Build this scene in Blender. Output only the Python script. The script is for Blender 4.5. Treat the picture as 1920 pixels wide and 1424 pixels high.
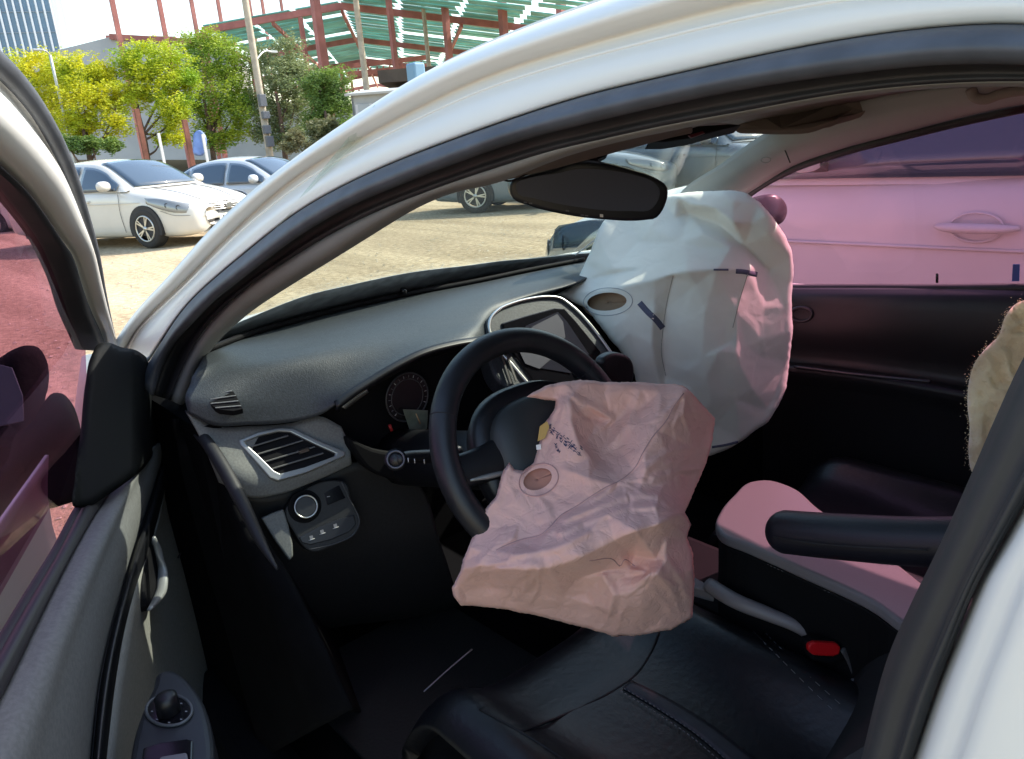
import bpy, bmesh, math, random
import numpy as np
from mathutils import Vector, Matrix, noise, geometry

random.seed(7)
rng = np.random.default_rng(7)
scene = bpy.context.scene
for o in list(bpy.data.objects):
    bpy.data.objects.remove(o)
COL = scene.collection

# ------------------------------------------------------------------ camera
# world axes: X = forward along the hatchback, Y = its left (driver) side, Z = up, metres, ground at 0
CAM = np.array([-0.808, 1.074, 1.34])
YAW, PIT, ROL = np.radians([39.5, 17.2, 4.4])
FPX = 1440.0
FW = np.array([math.cos(PIT)*math.cos(YAW), -math.cos(PIT)*math.sin(YAW), -math.sin(PIT)])
_r = np.array([-math.sin(YAW), -math.cos(YAW), 0.0])
_u = np.cross(_r, FW)
RT = _r*math.cos(ROL) - _u*math.sin(ROL)
UP = _u*math.cos(ROL) + _r*math.sin(ROL)
cd = bpy.data.cameras.new('camera')
cd.sensor_width = 36.0
cd.sensor_fit = 'HORIZONTAL'
cd.lens = 36.0*FPX/1920.0
cd.clip_start = 0.02
cd.clip_end = 1500
cam = bpy.data.objects.new('camera', cd)
COL.objects.link(cam)
M = Matrix.Identity(4)
for i in range(3):
    M[i][0], M[i][1], M[i][2], M[i][3] = RT[i], UP[i], -FW[i], CAM[i]
cam.matrix_world = M
scene.camera = cam

# ------------------------------------------------------------------ light
SUN = np.array([-0.15, -0.73, 0.665])
SUN = SUN/np.linalg.norm(SUN)
w = bpy.data.worlds.new('World')
scene.world = w
w.use_nodes = True
nt = w.node_tree
bg = nt.nodes['Background']
sky = nt.nodes.new('ShaderNodeTexSky')
sky.sky_type = 'NISHITA'
sky.sun_disc = False
sky.sun_elevation = math.asin(SUN[2])
sky.sun_rotation = math.atan2(SUN[0], SUN[1])
sky.air_density = 1.4
sky.dust_density = 1.6
sky.ozone_density = 1.0
nt.links.new(sky.outputs[0], bg.inputs[0])
bg.inputs[1].default_value = 0.15
sl = bpy.data.lights.new('sun', 'SUN')
sl.energy = 2.9
sl.angle = math.radians(0.5)
sl.color = (1.0, 0.94, 0.84)
so = bpy.data.objects.new('sun', sl)
COL.objects.link(so)
so.rotation_euler = Vector(SUN).to_track_quat('Z', 'Y').to_euler()
scene.view_settings.view_transform = 'Standard'
scene.view_settings.look = 'None'
scene.view_settings.exposure = 1.45
scene.view_settings.gamma = 1.0
scene.view_settings.use_curve_mapping = False
scene.render.engine = 'CYCLES'
scene.cycles.max_bounces = 10
scene.cycles.transparent_max_bounces = 24

# ------------------------------------------------------------------ pixel -> place helpers (photograph is 1920 x 1424)
def ray(x, y): return FW + RT*((x-960.0)/FPX) - UP*((y-712.0)/FPX)
def atp(p, q, n):
    d = ray(*p); n = np.asarray(n, float)
    return CAM + d*(np.dot(np.asarray(q, float)-CAM, n)/np.dot(d, n))
def at_x(p, X): return atp(p, (X, 0, 0), (1, 0, 0))
def at_y(p, Y): return atp(p, (0, Y, 0), (0, 1, 0))
def at_z(p, Z): return atp(p, (0, 0, Z), (0, 0, 1))
def at_d(p, D): return CAM + ray(*p)*D
def depth_of(P): return float((np.asarray(P)-CAM) @ FW)

# ------------------------------------------------------------------ curve helpers
def catmull(P, k=12, closed=False):
    P = np.asarray(P, float); n = len(P)
    if n < 3: return P
    out = []
    segs = n if closed else n-1
    for i in range(segs):
        if closed:
            a, b, c, d = P[(i-1) % n], P[i], P[(i+1) % n], P[(i+2) % n]
        else:
            b, c = P[i], P[i+1]
            a = P[i-1] if i > 0 else 2*b-c
            d = P[i+2] if i+2 < n else 2*c-b
        # centripetal-ish: scale tangents with the chord so uneven knots do not overshoot
        lb = np.linalg.norm(c-b)+1e-12; la = np.linalg.norm(b-a)+1e-12; ld = np.linalg.norm(d-c)+1e-12
        m1 = ((b-a)/la*lb+(c-b)/lb*la)/(la+lb)*lb
        m2 = ((c-b)/lb*ld+(d-c)/ld*lb)/(lb+ld)*lb
        for j in range(k):
            t = j/k
            out.append((2*t**3-3*t**2+1)*b+(t**3-2*t**2+t)*m1+(-2*t**3+3*t**2)*c+(t**3-t**2)*m2)
    if not closed: out.append(P[-1])
    return np.array(out)
def resample(P, n, smooth=True, closed=False):
    P = np.asarray(P, float)
    Q = catmull(P, 12, closed) if smooth else P
    if closed: Q = np.vstack([Q, Q[:1]])
    s = np.concatenate([[0], np.cumsum(np.linalg.norm(np.diff(Q, axis=0), axis=1))])
    t = np.linspace(0, s[-1], n+1)[:-1] if closed else np.linspace(0, s[-1], n)
    return np.stack([np.interp(t, s, Q[:, i]) for i in range(Q.shape[1])], 1)

# ------------------------------------------------------------------ object helpers
def empty(name, loc=(0, 0, 0), rz=0.0):
    o = bpy.data.objects.new(name, None); COL.objects.link(o)
    o.empty_display_size = 0.1
    o.location = loc; o.rotation_euler = (0, 0, rz)
    return o
def tag(o, label=None, cat=None, group=None, kind=None):
    if label: o['label'] = label
    if cat: o['category'] = cat
    if group: o['group'] = group
    if kind: o['kind'] = kind
    return o
def link(name, me, m, parent=None, label=None):
    o = bpy.data.objects.new(name, me); COL.objects.link(o)
    if m is not None and not me.materials: me.materials.append(m)
    if parent is not None: o.parent = parent
    if label: o['label'] = label
    return o
def from_data(name, v, f, m, parent=None, smooth=True, label=None):
    me = bpy.data.meshes.new(name)
    me.from_pydata([tuple(map(float, p)) for p in v], [], [tuple(int(i) for i in q) for q in f])
    me.update()
    if smooth: me.polygons.foreach_set('use_smooth', [True]*len(me.polygons))
    return link(name, me, m, parent, label)
def from_bm(name, bm, m, parent=None, smooth=False, label=None):
    me = bpy.data.meshes.new(name); bm.to_mesh(me); bm.free()
    if smooth: me.polygons.foreach_set('use_smooth', [True]*len(me.polygons))
    return link(name, me, m, parent, label)
def solid(o, t, offset=-1.0):
    md = o.modifiers.new('solid', 'SOLIDIFY'); md.thickness = t; md.offset = offset; md.use_even_offset = False
    return o
def bevel(o, wdt, seg=2, ang=35):
    md = o.modifiers.new('bevel', 'BEVEL'); md.width = wdt; md.segments = seg
    md.limit_method = 'ANGLE'; md.angle_limit = math.radians(ang)
    return o
def grid(name, rows, n, m, parent=None, thick=0.004, sub=1, smooth_rows=True, label=None, flip=None, k_smooth=True):
    """loft through rows of 3-D points; the face towards the viewer is the outer face"""
    R = np.array([resample(r, n, k_smooth) for r in rows])
    if sub > 1:
        cols = []
        for j in range(n):
            if smooth_rows: cols.append(catmull(R[:, j], sub))
            else:
                c = [];
                for i in range(len(R)-1):
                    for k in range(sub): c.append(R[i, j]*(1-k/sub)+R[i+1, j]*k/sub)
                c.append(R[-1, j]); cols.append(np.array(c))
        R = np.stack(cols, 1)
    m_, n_ = R.shape[:2]
    v = R.reshape(-1, 3)
    f = [(i*n_+j, i*n_+j+1, (i+1)*n_+j+1, (i+1)*n_+j) for i in range(m_-1) for j in range(n_-1)]
    a = 0.0
    for q in f[::max(1, len(f)//300)]:
        nn = np.cross(v[q[2]]-v[q[0]], v[q[3]]-v[q[1]]); e_ = CAM-v[q[0]]; a += nn @ e_/np.linalg.norm(e_)
    if (a < 0) != bool(flip): f = [q[::-1] for q in f]
    o = from_data(name, v, f, m, parent, True, label)
    if thick: solid(o, thick)
    return o
def tube(name, P, r, m, parent=None, n=None, seg=10, smooth=True, closed=False, label=None, flat=1.0, caps=True):
    P = np.asarray(P, float)
    if n: P = resample(P, n, smooth, closed)
    N = len(P)
    rr = np.full(N, r) if np.isscalar(r) else np.interp(np.linspace(0, 1, N), np.linspace(0, 1, len(r)), r)
    v, f = [], []
    up = np.array([0.13, 0.21, 0.97])
    for i in range(N):
        a = P[(i-1) % N] if closed or i > 0 else P[i]
        b = P[(i+1) % N] if closed or i < N-1 else P[i]
        t = b-a; t = t/(np.linalg.norm(t)+1e-12)
        s = np.cross(t, up); s /= np.linalg.norm(s)+1e-12
        q = np.cross(s, t)
        for k in range(seg):
            th = 2*math.pi*k/seg
            v.append(P[i]+rr[i]*(math.cos(th)*s+flat*math.sin(th)*q))
    M_ = N if closed else N-1
    for i in range(M_):
        for k in range(seg):
            a0 = i*seg+k; a1 = i*seg+(k+1) % seg; b0 = ((i+1) % N)*seg+k; b1 = ((i+1) % N)*seg+(k+1) % seg
            f.append((a0, a1, b1, b0))
    if not closed and caps:
        f.append(tuple(range(seg-1, -1, -1))); f.append(tuple((N-1)*seg+k for k in range(seg)))
    return from_data(name, v, f, m, parent, True, label)
def box(name, c, s, m, parent=None, rz=0.0, bev=0.0, label=None, rot=None):
    bm = bmesh.new(); bmesh.ops.create_cube(bm, size=1.0)
    for v in bm.verts: v.co = Vector((v.co.x*s[0], v.co.y*s[1], v.co.z*s[2]))
    R = rot if rot is not None else Matrix.Rotation(rz, 3, 'Z')
    for v in bm.verts: v.co = R @ v.co + Vector(c)
    o = from_bm(name, bm, m, parent, label=label)
    if bev: bevel(o, bev)
    return o
def beam(name, a, b, wx, wz, m, parent=None):
    a, b = Vector(a), Vector(b); d = b-a
    q = d.to_track_quat('X', 'Z').to_matrix()
    return box(name, (a+b)/2, (d.length, wx, wz), m, parent, rot=q)
def plate(name, P, t, m, parent=None, bev=0.002, smooth=False, n=40, toward=None, label=None, seg=2):
    """closed outline (3-D points) raised into a slab of thickness t behind its face"""
    P = np.asarray(P, float)
    if smooth: P = resample(P, n, True, True)
    c = P.mean(0)
    nn = np.zeros(3)
    for i in range(len(P)): nn += np.cross(P[i]-c, P[(i+1) % len(P)]-c)
    nn /= np.linalg.norm(nn)
    tw = (CAM-c) if toward is None else np.asarray(toward, float)
    if nn @ tw < 0: P = P[::-1]; nn = -nn
    bm = bmesh.new()
    vs = [bm.verts.new(p) for p in P]; vb = [bm.verts.new(p-nn*t) for p in P]
    bm.faces.new(vs); bm.faces.new(vb[::-1])
    for i in range(len(P)):
        j = (i+1) % len(P); bm.faces.new((vs[j], vs[i], vb[i], vb[j]))
    bmesh.ops.recalc_face_normals(bm, faces=bm.faces)
    o = from_bm(name, bm, m, parent, label=label)
    if bev: bevel(o, bev, seg)
    return o
def ring(name, Po, Pi, t, m, parent=None, bev=0.0015, lift=0.0):
    """frame between two outlines with the same number of points"""
    Po, Pi = np.asarray(Po, float), np.asarray(Pi, float)
    n = len(Po); c = Po.mean(0); nn = np.zeros(3)
    for i in range(n): nn += np.cross(Po[i]-c, Po[(i+1) % n]-c)
    nn /= np.linalg.norm(nn)
    if nn @ (CAM-c) < 0: nn = -nn
    v = np.vstack([Po+nn*lift, Pi+nn*lift, Po-nn*t, Pi-nn*t]); f = []
    for i in range(n):
        j = (i+1) % n
        f += [(i, j, n+j, n+i), (2*n+j, 2*n+i, 3*n+i, 3*n+j), (j, i, 2*n+i, 2*n+j), (n+i, n+j, 3*n+j, 3*n+i)]
    bm = bmesh.new(); vs = [bm.verts.new(p) for p in v]
    for q in f: bm.faces.new([vs[k] for k in q])
    bmesh.ops.recalc_face_normals(bm, faces=bm.faces)
    o = from_bm(name, bm, m, parent)
    if bev: bevel(o, bev)
    return o
def inside(px, poly):
    x, y = px[:, 0], px[:, 1]; r = np.zeros(len(px), bool); n = len(poly)
    j = n-1
    for i in range(n):
        xi, yi = poly[i]; xj, yj = poly[j]
        c = ((yi > y) != (yj > y)) & (x < (xj-xi)*(y-yi)/(yj-yi+1e-12)+xi)
        r ^= c; j = i
    return r
def edge_dist(px, poly):
    d = np.full(len(px), 1e9)
    for i in range(len(poly)):
        a, b = poly[i], poly[(i+1) % len(poly)]; ab = b-a
        t = np.clip(((px-a) @ ab)/(ab @ ab+1e-12), 0, 1)
        d = np.minimum(d, np.hypot(*(px-a-t[:, None]*ab).T))
    return d
def line_dist(px, L):
    d = np.full(len(px), 1e9); s = np.zeros(len(px))
    for a, b in zip(L[:-1], L[1:]):
        ab = b-a; t = np.clip(((px-a) @ ab)/(ab @ ab+1e-12), 0, 1)
        q = px-a-t[:, None]*ab; dd = np.hypot(*q.T); k = dd < d
        d[k] = dd[k]; s[k] = np.sign(ab[0]*q[k, 1]-ab[1]*q[k, 0])
    return d, s
class RBF:
    def __init__(self, pts, lin=True):
        P = np.array(pts, float); self.X = P[:, :2]/100.0; y = P[:, 2]; n = len(P)
        K = self.k(self.X, self.X)+np.eye(n)*1e-4
        A = np.block([[K, np.c_[np.ones(n), self.X]], [np.c_[np.ones(n), self.X].T, np.zeros((3, 3))]])
        self.w = np.linalg.solve(A, np.r_[y, 0, 0, 0])
    def k(self, a, b): return -np.sqrt(((a[:, None]-b[None])**2).sum(-1)+0.015)
    def __call__(self, px):
        X = np.asarray(px, float)/100.0
        return self.k(X, self.X) @ self.w[:-3]+np.c_[np.ones(len(X)), X] @ self.w[-3:]
def relief(name, outline, dfn, back, step, m, parent=None, holes=(), label=None, sharp=False, rim=14.0):
    """a closed fabric body: front skin at depth dfn(px), back skin behind it, sharing the outline"""
    ol = resample(outline, int(sum(np.hypot(*(np.roll(outline, -1, 0)-outline).T))/step), not sharp, True)
    if sharp:
        nr = np.random.default_rng(4); k_ = nr.normal(size=(len(ol), 2)); k_ = sum(np.roll(k_, i_, 0) for i_ in range(7))/7*1.6; ol = ol+k_
    hol = [np.array(h, float) for h in holes]
    x0, y0 = ol.min(0); x1, y1 = ol.max(0)
    g = []
    yy = y0; r = 0
    while yy < y1:
        xx = x0+(r % 2)*step/2
        while xx < x1: g.append((xx, yy)); xx += step
        yy += step*0.87; r += 1
    g = np.array(g)
    k = inside(g, ol) & (edge_dist(g, ol) > step*0.6)
    for h in hol: k &= ~inside(g, h) & (edge_dist(g, h) > step*0.5)
    g = g[k]
    vs = [Vector(p) for p in ol]; ed = [(i, (i+1) % len(ol)) for i in range(len(ol))]
    for h in hol:
        b = len(vs); vs += [Vector(p) for p in h]; ed += [(b+i, b+(i+1) % len(h)) for i in range(len(h))]
    nb = len(vs); vs += [Vector(p) for p in g]
    V, _, F, *_ = geometry.delaunay_2d_cdt(vs, ed, [], 0, 1e-4)
    P = np.array([(p.x, p.y) for p in V])
    tri = []
    Cn = np.array([P[list(q)].mean(0) for q in F])
    okf = inside(Cn, ol)
    for h in hol: okf &= ~inside(Cn, h)
    tri = [tuple(q) for q, k_ in zip(F, okf) if k_]
    e = edge_dist(P, ol)
    d = dfn(P)
    t = np.clip(e/rim, 0, 1); round_ = (1-t)**2*0.010
    front = np.array([at_d(p, dd) for p, dd in zip(P, d+round_)])
    bk = back*np.clip(1-(1-np.clip(e/90.0, 0, 1))**2, 0, 1)
    rear = np.array([at_d(p, dd) for p, dd in zip(P, d+0.010+bk+0.001*(e > 1))])
    n = len(P)
    v = np.vstack([front, rear]); f = []
    isb = e < 0.5
    mp = [i if isb[i] else n+i for i in range(n)]
    hb = np.zeros(n, bool)
    for h in hol: hb |= edge_dist(P, h) < 0.3
    for q in tri:
        f.append(q)
        qq = tuple(mp[i] for i in q[::-1])
        if len(set(qq) - set(q)) > 0: f.append(qq)
    nn = np.cross(v[f[0][1]]-v[f[0][0]], v[f[0][2]]-v[f[0][0]])
    bm = bmesh.new(); bv = [bm.verts.new(p) for p in v]
    for q in f:
        try: bm.faces.new([bv[i] for i in q])
        except ValueError: pass
    loose = [x for x in bm.verts if not x.link_faces]
    bmesh.ops.delete(bm, geom=loose, context='VERTS')
    bmesh.ops.recalc_face_normals(bm, faces=bm.faces)
    return from_bm(name, bm, m, parent, True, label)

# ------------------------------------------------------------------ materials
MATS = {}
def lin(c): return tuple(((x/255.0)/12.92 if x/255.0 <= 0.04045 else ((x/255.0+0.055)/1.055)**2.4) for x in c)
def mat(name, col, rough=0.5, metal=0.0, var=None, bump=None, spec=0.5, coat=0.0, sheen=0.0, col2=None, transl=0.0):
    if name in MATS: return MATS[name]
    m = bpy.data.materials.new(name); m.use_nodes = True
    t = m.node_tree; b = t.nodes['Principled BSDF']
    b.inputs['Base Color'].default_value = (*col, 1); b.inputs['Roughness'].default_value = rough
    b.inputs['Metallic'].default_value = metal; b.inputs['Specular IOR Level'].default_value = spec
    b.inputs['Coat Weight'].default_value = coat; b.inputs['Coat Roughness'].default_value = 0.06
    b.inputs['Sheen Weight'].default_value = sheen
    tc = t.nodes.new('ShaderNodeTexCoord')
    if var or col2:
        sc, am = var if var else (5, 1)
        nz = t.nodes.new('ShaderNodeTexNoise'); nz.inputs['Scale'].default_value = sc; nz.inputs['Detail'].default_value = 6
        t.links.new(tc.outputs['Object'], nz.inputs['Vector'])
        rp = t.nodes.new('ShaderNodeValToRGB')
        c2 = col2 if col2 else tuple(x*(1-am) for x in col)
        rp.color_ramp.elements[0].position = 0.36; rp.color_ramp.elements[1].position = 0.64
        rp.color_ramp.elements[0].color = (*c2, 1)
        rp.color_ramp.elements[1].color = (*(col if col2 else tuple(min(1, x*(1+am*0.6)) for x in col)), 1)
        t.links.new(nz.outputs['Fac'], rp.inputs['Fac']); t.links.new(rp.outputs['Color'], b.inputs['Base Color'])
    if bump:
        sc, st, di = bump
        nz = t.nodes.new('ShaderNodeTexNoise'); nz.inputs['Scale'].default_value = sc; nz.inputs['Detail'].default_value = 4
        t.links.new(tc.outputs['Object'], nz.inputs['Vector'])
        bp = t.nodes.new('ShaderNodeBump'); bp.inputs['Strength'].default_value = st; bp.inputs['Distance'].default_value = di
        t.links.new(nz.outputs['Fac'], bp.inputs['Height']); t.links.new(bp.outputs['Normal'], b.inputs['Normal'])
    if transl:
        tr = t.nodes.new('ShaderNodeBsdfTranslucent'); mx = t.nodes.new('ShaderNodeMixShader'); mx.inputs[0].default_value = transl
        src = b.inputs['Base Color'].links[0].from_socket if b.inputs['Base Color'].links else None
        if src: t.links.new(src, tr.inputs['Color'])
        else: tr.inputs['Color'].default_value = (*col, 1)
        t.links.new(b.outputs[0], mx.inputs[1]); t.links.new(tr.outputs[0], mx.inputs[2])
        t.links.new(mx.outputs[0], t.nodes['Material Output'].inputs['Surface'])
    MATS[name] = m
    return m
def glass(name, tint, refl=0.08, dust=0.0, dustc=(0.6, 0.6, 0.55), graz=.5):
    if name in MATS: return MATS[name]
    m = bpy.data.materials.new(name); m.use_nodes = True
    t = m.node_tree; t.nodes.remove(t.nodes['Principled BSDF'])
    out = t.nodes['Material Output']
    tr = t.nodes.new('ShaderNodeBsdfTransparent'); tr.inputs['Color'].default_value = (*tint, 1)
    gl = t.nodes.new('ShaderNodeBsdfGlossy'); gl.inputs['Roughness'].default_value = 0.02
    fr = t.nodes.new('ShaderNodeLayerWeight'); fr.inputs['Blend'].default_value = 0.5
    pw = t.nodes.new('ShaderNodeMath'); pw.operation = 'POWER'; pw.inputs[1].default_value = 5.0
    mu = t.nodes.new('ShaderNodeMath'); mu.operation = 'MULTIPLY_ADD'; mu.inputs[1].default_value = graz; mu.inputs[2].default_value = refl*0.4
    mu.use_clamp = True
    t.links.new(fr.outputs['Facing'], pw.inputs[0]); t.links.new(pw.outputs[0], mu.inputs[0])
    mx = t.nodes.new('ShaderNodeMixShader')
    t.links.new(mu.outputs[0], mx.inputs[0]); t.links.new(gl.outputs[0], mx.inputs[2])
    if dust:
        df = t.nodes.new('ShaderNodeBsdfDiffuse'); df.inputs['Color'].default_value = (*dustc, 1)
        nz = t.nodes.new('ShaderNodeTexNoise'); nz.inputs['Scale'].default_value = 6; nz.inputs['Detail'].default_value = 6
        tc = t.nodes.new('ShaderNodeTexCoord'); t.links.new(tc.outputs['Object'], nz.inputs['Vector'])
        m2 = t.nodes.new('ShaderNodeMath'); m2.operation = 'MULTIPLY'; m2.inputs[1].default_value = dust*2
        t.links.new(nz.outputs['Fac'], m2.inputs[0])
        mx2 = t.nodes.new('ShaderNodeMixShader'); t.links.new(m2.outputs[0], mx2.inputs[0])
        t.links.new(tr.outputs[0], mx2.inputs[1]); t.links.new(df.outputs[0], mx2.inputs[2])
        t.links.new(mx2.outputs[0], mx.inputs[1])
    else: t.links.new(tr.outputs[0], mx.inputs[1])
    t.links.new(mx.outputs[0], out.inputs['Surface'])
    MATS[name] = m
    return m
PAINT = mat('white_paint', (0.68, 0.67, 0.63), 0.42, coat=0.25, var=(3, 0.03))
PAINT_IN = mat('white_paint_jamb', (0.72, 0.71, 0.67), 0.38, coat=0.3, var=(4, 0.06))
RUBBER = mat('seal_rubber', (0.060, 0.066, 0.080), 0.55, bump=(400, 0.1, 0.001), var=(20, 0.25))
RUBBER_D = mat('dark_rubber', (0.014, 0.014, 0.017), 0.6, var=(20, 0.25))
TRIM = mat('grey_trim', (0.20, 0.20, 0.19), 0.7, bump=(500, 0.15, 0.0006), var=(8, 0.1))
HEADL = mat('headliner_cloth', (0.23, 0.20, 0.18), 0.95, bump=(900, 0.3, 0.0006), var=(10, 0.12))
VISOR = mat('visor_cloth', (0.14, 0.115, 0.10), 0.95, bump=(900, 0.3, 0.0006))
DASH = mat('dash_plastic', (0.036, 0.043, 0.049), 0.5, bump=(430, 0.6, 0.0011), var=(240, 0.25))
PANEL = mat('grey_panel_plastic', (0.17, 0.175, 0.165), 0.5, bump=(800, 0.35, 0.0007), var=(300, 0.18))
BLACK = mat('black_plastic', (0.0065, 0.007, 0.0095), 0.42, bump=(600, 0.12, 0.0005), var=(12, 0.25))
GLOSS = mat('gloss_black', (0.006, 0.006, 0.008), 0.12)
BLACKD = mat('deep_black_plastic', (0.0035, 0.0035, 0.0048), 0.75, spec=0.2, var=(12, 0.3))
LEATHER = mat('black_leather', (0.0065, 0.007, 0.0095), 0.38, bump=(95, 0.32, 0.0022), var=(14, 0.3))
WHEELL = mat('wheel_leather', (0.011, 0.0125, 0.0165), 0.42, bump=(500, 0.25, 0.0008), var=(30, 0.2))
HUBM = mat('hub_plastic', (0.028, 0.032, 0.034), 0.5, bump=(600, 0.15, 0.0005), var=(10, 0.1))
CHROME = mat('satin_chrome', (0.62, 0.62, 0.60), 0.28, metal=1.0)
SILVER = mat('silver_paint_trim', (0.36, 0.37, 0.36), 0.38, metal=0.6)
STITCH = mat('stitch_thread', (0.16, 0.15, 0.15), 0.8)
MARK = mat('white_print', (0.6, 0.6, 0.6), 0.6)
REDB = mat('buckle_red', (0.62, 0.008, 0.012), 0.35)
WIND = glass('windscreen_glass', (0.91, 0.945, 0.91), 0.05, 0.055)
PINKG = glass('pink_window_film', (0.86, 0.60, 0.70), 0.05, 0.012, graz=.3)
PINKD = glass('pink_door_film', (0.70, 0.49, 0.60), 0.05, 0.0, graz=.12)
STICK = mat('seam_tape', (0.10, 0.10, 0.16), 0.8)

# ================================================================== GROUND
GR = bpy.data.materials.new('gravel'); GR.use_nodes = True
t = GR.node_tree; b = t.nodes['Principled BSDF']; b.inputs['Roughness'].default_value = 0.95; b.inputs['Specular IOR Level'].default_value = 0.15
tc = t.nodes.new('ShaderNodeTexCoord')
def nz_(sc, det=6):
    n_ = t.nodes.new('ShaderNodeTexNoise'); n_.inputs['Scale'].default_value = sc; n_.inputs['Detail'].default_value = det
    t.links.new(tc.outputs['Object'], n_.inputs['Vector']); return n_
n1, n2, n3 = nz_(0.35, 8), nz_(14, 8), nz_(60, 3)
r1 = t.nodes.new('ShaderNodeValToRGB'); r1.color_ramp.elements[0].position = 0.3; r1.color_ramp.elements[1].position = 0.7
r1.color_ramp.elements[0].color = (0.43, 0.345, 0.225, 1); r1.color_ramp.elements[1].color = (0.57, 0.465, 0.315, 1)
r2 = t.nodes.new('ShaderNodeValToRGB'); r2.color_ramp.elements[0].position = 0.33; r2.color_ramp.elements[1].position = 0.62
r2.color_ramp.elements[0].color = (0.55, 0.5, 0.45, 1); r2.color_ramp.elements[1].color = (1.08, 1.05, 1, 1)
mxc = t.nodes.new('ShaderNodeMix'); mxc.data_type = 'RGBA'; mxc.blend_type = 'MULTIPLY'; mxc.inputs[0].default_value = 0.75
t.links.new(n1.outputs['Fac'], r1.inputs[0]); t.links.new(n2.outputs['Fac'], r2.inputs[0])
mp2 = t.nodes.new('ShaderNodeMapping'); mp2.inputs['Scale'].default_value = (.10, 1.6, 1); mp2.inputs['Rotation'].default_value = (0, 0, .55)
n4 = t.nodes.new('ShaderNodeTexNoise'); n4.inputs['Scale'].default_value = 1.0; n4.inputs['Detail'].default_value = 4; n4.inputs['Distortion'].default_value = .4
t.links.new(tc.outputs['Object'], mp2.inputs['Vector']); t.links.new(mp2.outputs[0], n4.inputs['Vector'])
r4 = t.nodes.new('ShaderNodeValToRGB'); r4.color_ramp.elements[0].position = 0.40; r4.color_ramp.elements[1].position = 0.58
r4.color_ramp.elements[0].color = (.72, .70, .68, 1); r4.color_ramp.elements[1].color = (1.03, 1.03, 1.02, 1); t.links.new(n4.outputs['Fac'], r4.inputs[0])
mx4 = t.nodes.new('ShaderNodeMix'); mx4.data_type = 'RGBA'; mx4.blend_type = 'MULTIPLY'; mx4.inputs[0].default_value = .8
t.links.new(r1.outputs[0], mx4.inputs[6]); t.links.new(r4.outputs[0], mx4.inputs[7]); t.links.new(mx4.outputs[2], mxc.inputs[6]); t.links.new(r2.outputs[0], mxc.inputs[7]); t.links.new(mxc.outputs[2], b.inputs['Base Color'])
bp = t.nodes.new('ShaderNodeBump'); bp.inputs['Strength'].default_value = 0.5; bp.inputs['Distance'].default_value = 0.02
t.links.new(n3.outputs['Fac'], bp.inputs['Height']); t.links.new(bp.outputs[0], b.inputs['Normal'])
gx = np.concatenate([[-600, -100, -30], np.linspace(-10, 40, 51), [60, 100, 200, 700]])
gy = np.concatenate([[-700, -200, -80], np.linspace(-40, 15, 56), [30, 80, 200, 600]])
gv = [(x, y, 0.03*noise.noise(Vector((x*0.3, y*0.3, 3)))*(abs(x-1) > 3 or abs(y) > 2) - 0.0 if -12 < x < 45 and -45 < y < 20 else -0.05) for x in gx for y in gy]
ny = len(gy)
gf = [(i*ny+j, (i+1)*ny+j, (i+1)*ny+j+1, i*ny+j+1) for i in range(len(gx)-1) for j in range(ny-1)]
g = from_data('ground', gv, gf, GR); tag(g, 'beige gravel of the car yard', kind='structure')
# loose stones
STN = mat('stone', (0.50, 0.43, 0.32), 0.95, var=(2.0, 0.35))
bm = bmesh.new()
for i in range(9000):
    a = random.uniform(-0.8, 0.35); d = random.uniform(2.0, 17)**1.0
    x = CAM[0]+d*math.cos(a); y = CAM[1]+d*math.sin(a)
    if -2.2 < x < 2.0 and abs(y) < 0.95: continue
    s = random.choice((0.006, 0.008, 0.011, 0.018))*random.uniform(0.7, 1.3)
    vs = []
    for k in range(4):
        th = k*math.pi/2+random.random(); vs.append(bm.verts.new((x+s*math.cos(th), y+s*math.sin(th), 0.004)))
    tp = bm.verts.new((x+random.uniform(-.3, .3)*s, y+random.uniform(-.3, .3)*s, 0.004+s*random.uniform(.3, .6)))
    for k in range(4): bm.faces.new((vs[k], vs[(k+1) % 4], tp))
tag(from_bm('loose_stones', bm, STN), 'small loose stones scattered over the gravel', kind='stuff')

# ================================================================== THE HATCHBACK (large structure first)
car = empty('hatchback', (0, 0, 0))
tag(car, 'white hatchback with both front airbags deployed, seen through its open front door', 'car')
nD = np.array([0, 1, 0.5])/math.hypot(1, 0.5)
qD = np.array([0, 0.72, 1.02])
def dpt(p, off=0.0): return atp(p, qD+nD*off, nD)
def drow(P, off=0.0): return np.array([dpt(p, off) for p in P])
def mir(P): return np.asarray(P)*np.array([1, -1, 1])

C_OUT = [(200, 668), (216, 639), (243, 592), (293, 544), (354, 474), (384, 440), (470, 362), (560, 294), (659, 227), (769, 159), (935, 87), (1091, 32), (1187, 0), (1330, -42), (1550, -92), (1800, -128), (2060, -150)]
C_GRV = [(226, 672), (236, 645), (268, 602), (330, 545), (425, 447), (560, 329), (730, 232), (914, 143), (1056, 97), (1200, 56), (1387, 8), (1600, -28), (1800, -45), (2060, -50)]
C_FLG = [(238, 676), (250, 646), (292, 598), (372, 522), (460, 440), (560, 365), (730, 268), (925, 185), (1075, 138), (1240, 98), (1400, 62), (1600, 22), (1800, 6), (2060, 4)]
C_SEAL = [(258, 720), (272, 690), (290, 662), (350, 570), (395, 528), (450, 482), (500, 441), (550, 402), (650, 345), (750, 300), (850, 262), (960, 223), (1091, 181), (1240, 145), (1387, 112), (1575, 75), (1725, 54), (1875, 44), (1930, 45), (2060, 62)]
C_MID = [(284, 740), (296, 700), (320, 648), (360, 603), (400, 562), (445, 526), (490, 491), (550, 446), (650, 386), (750, 343), (850, 304), (960, 265), (1091, 230), (1240, 195), (1387, 165), (1575, 137), (1762, 118), (1920, 118), (2060, 130)]
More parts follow.
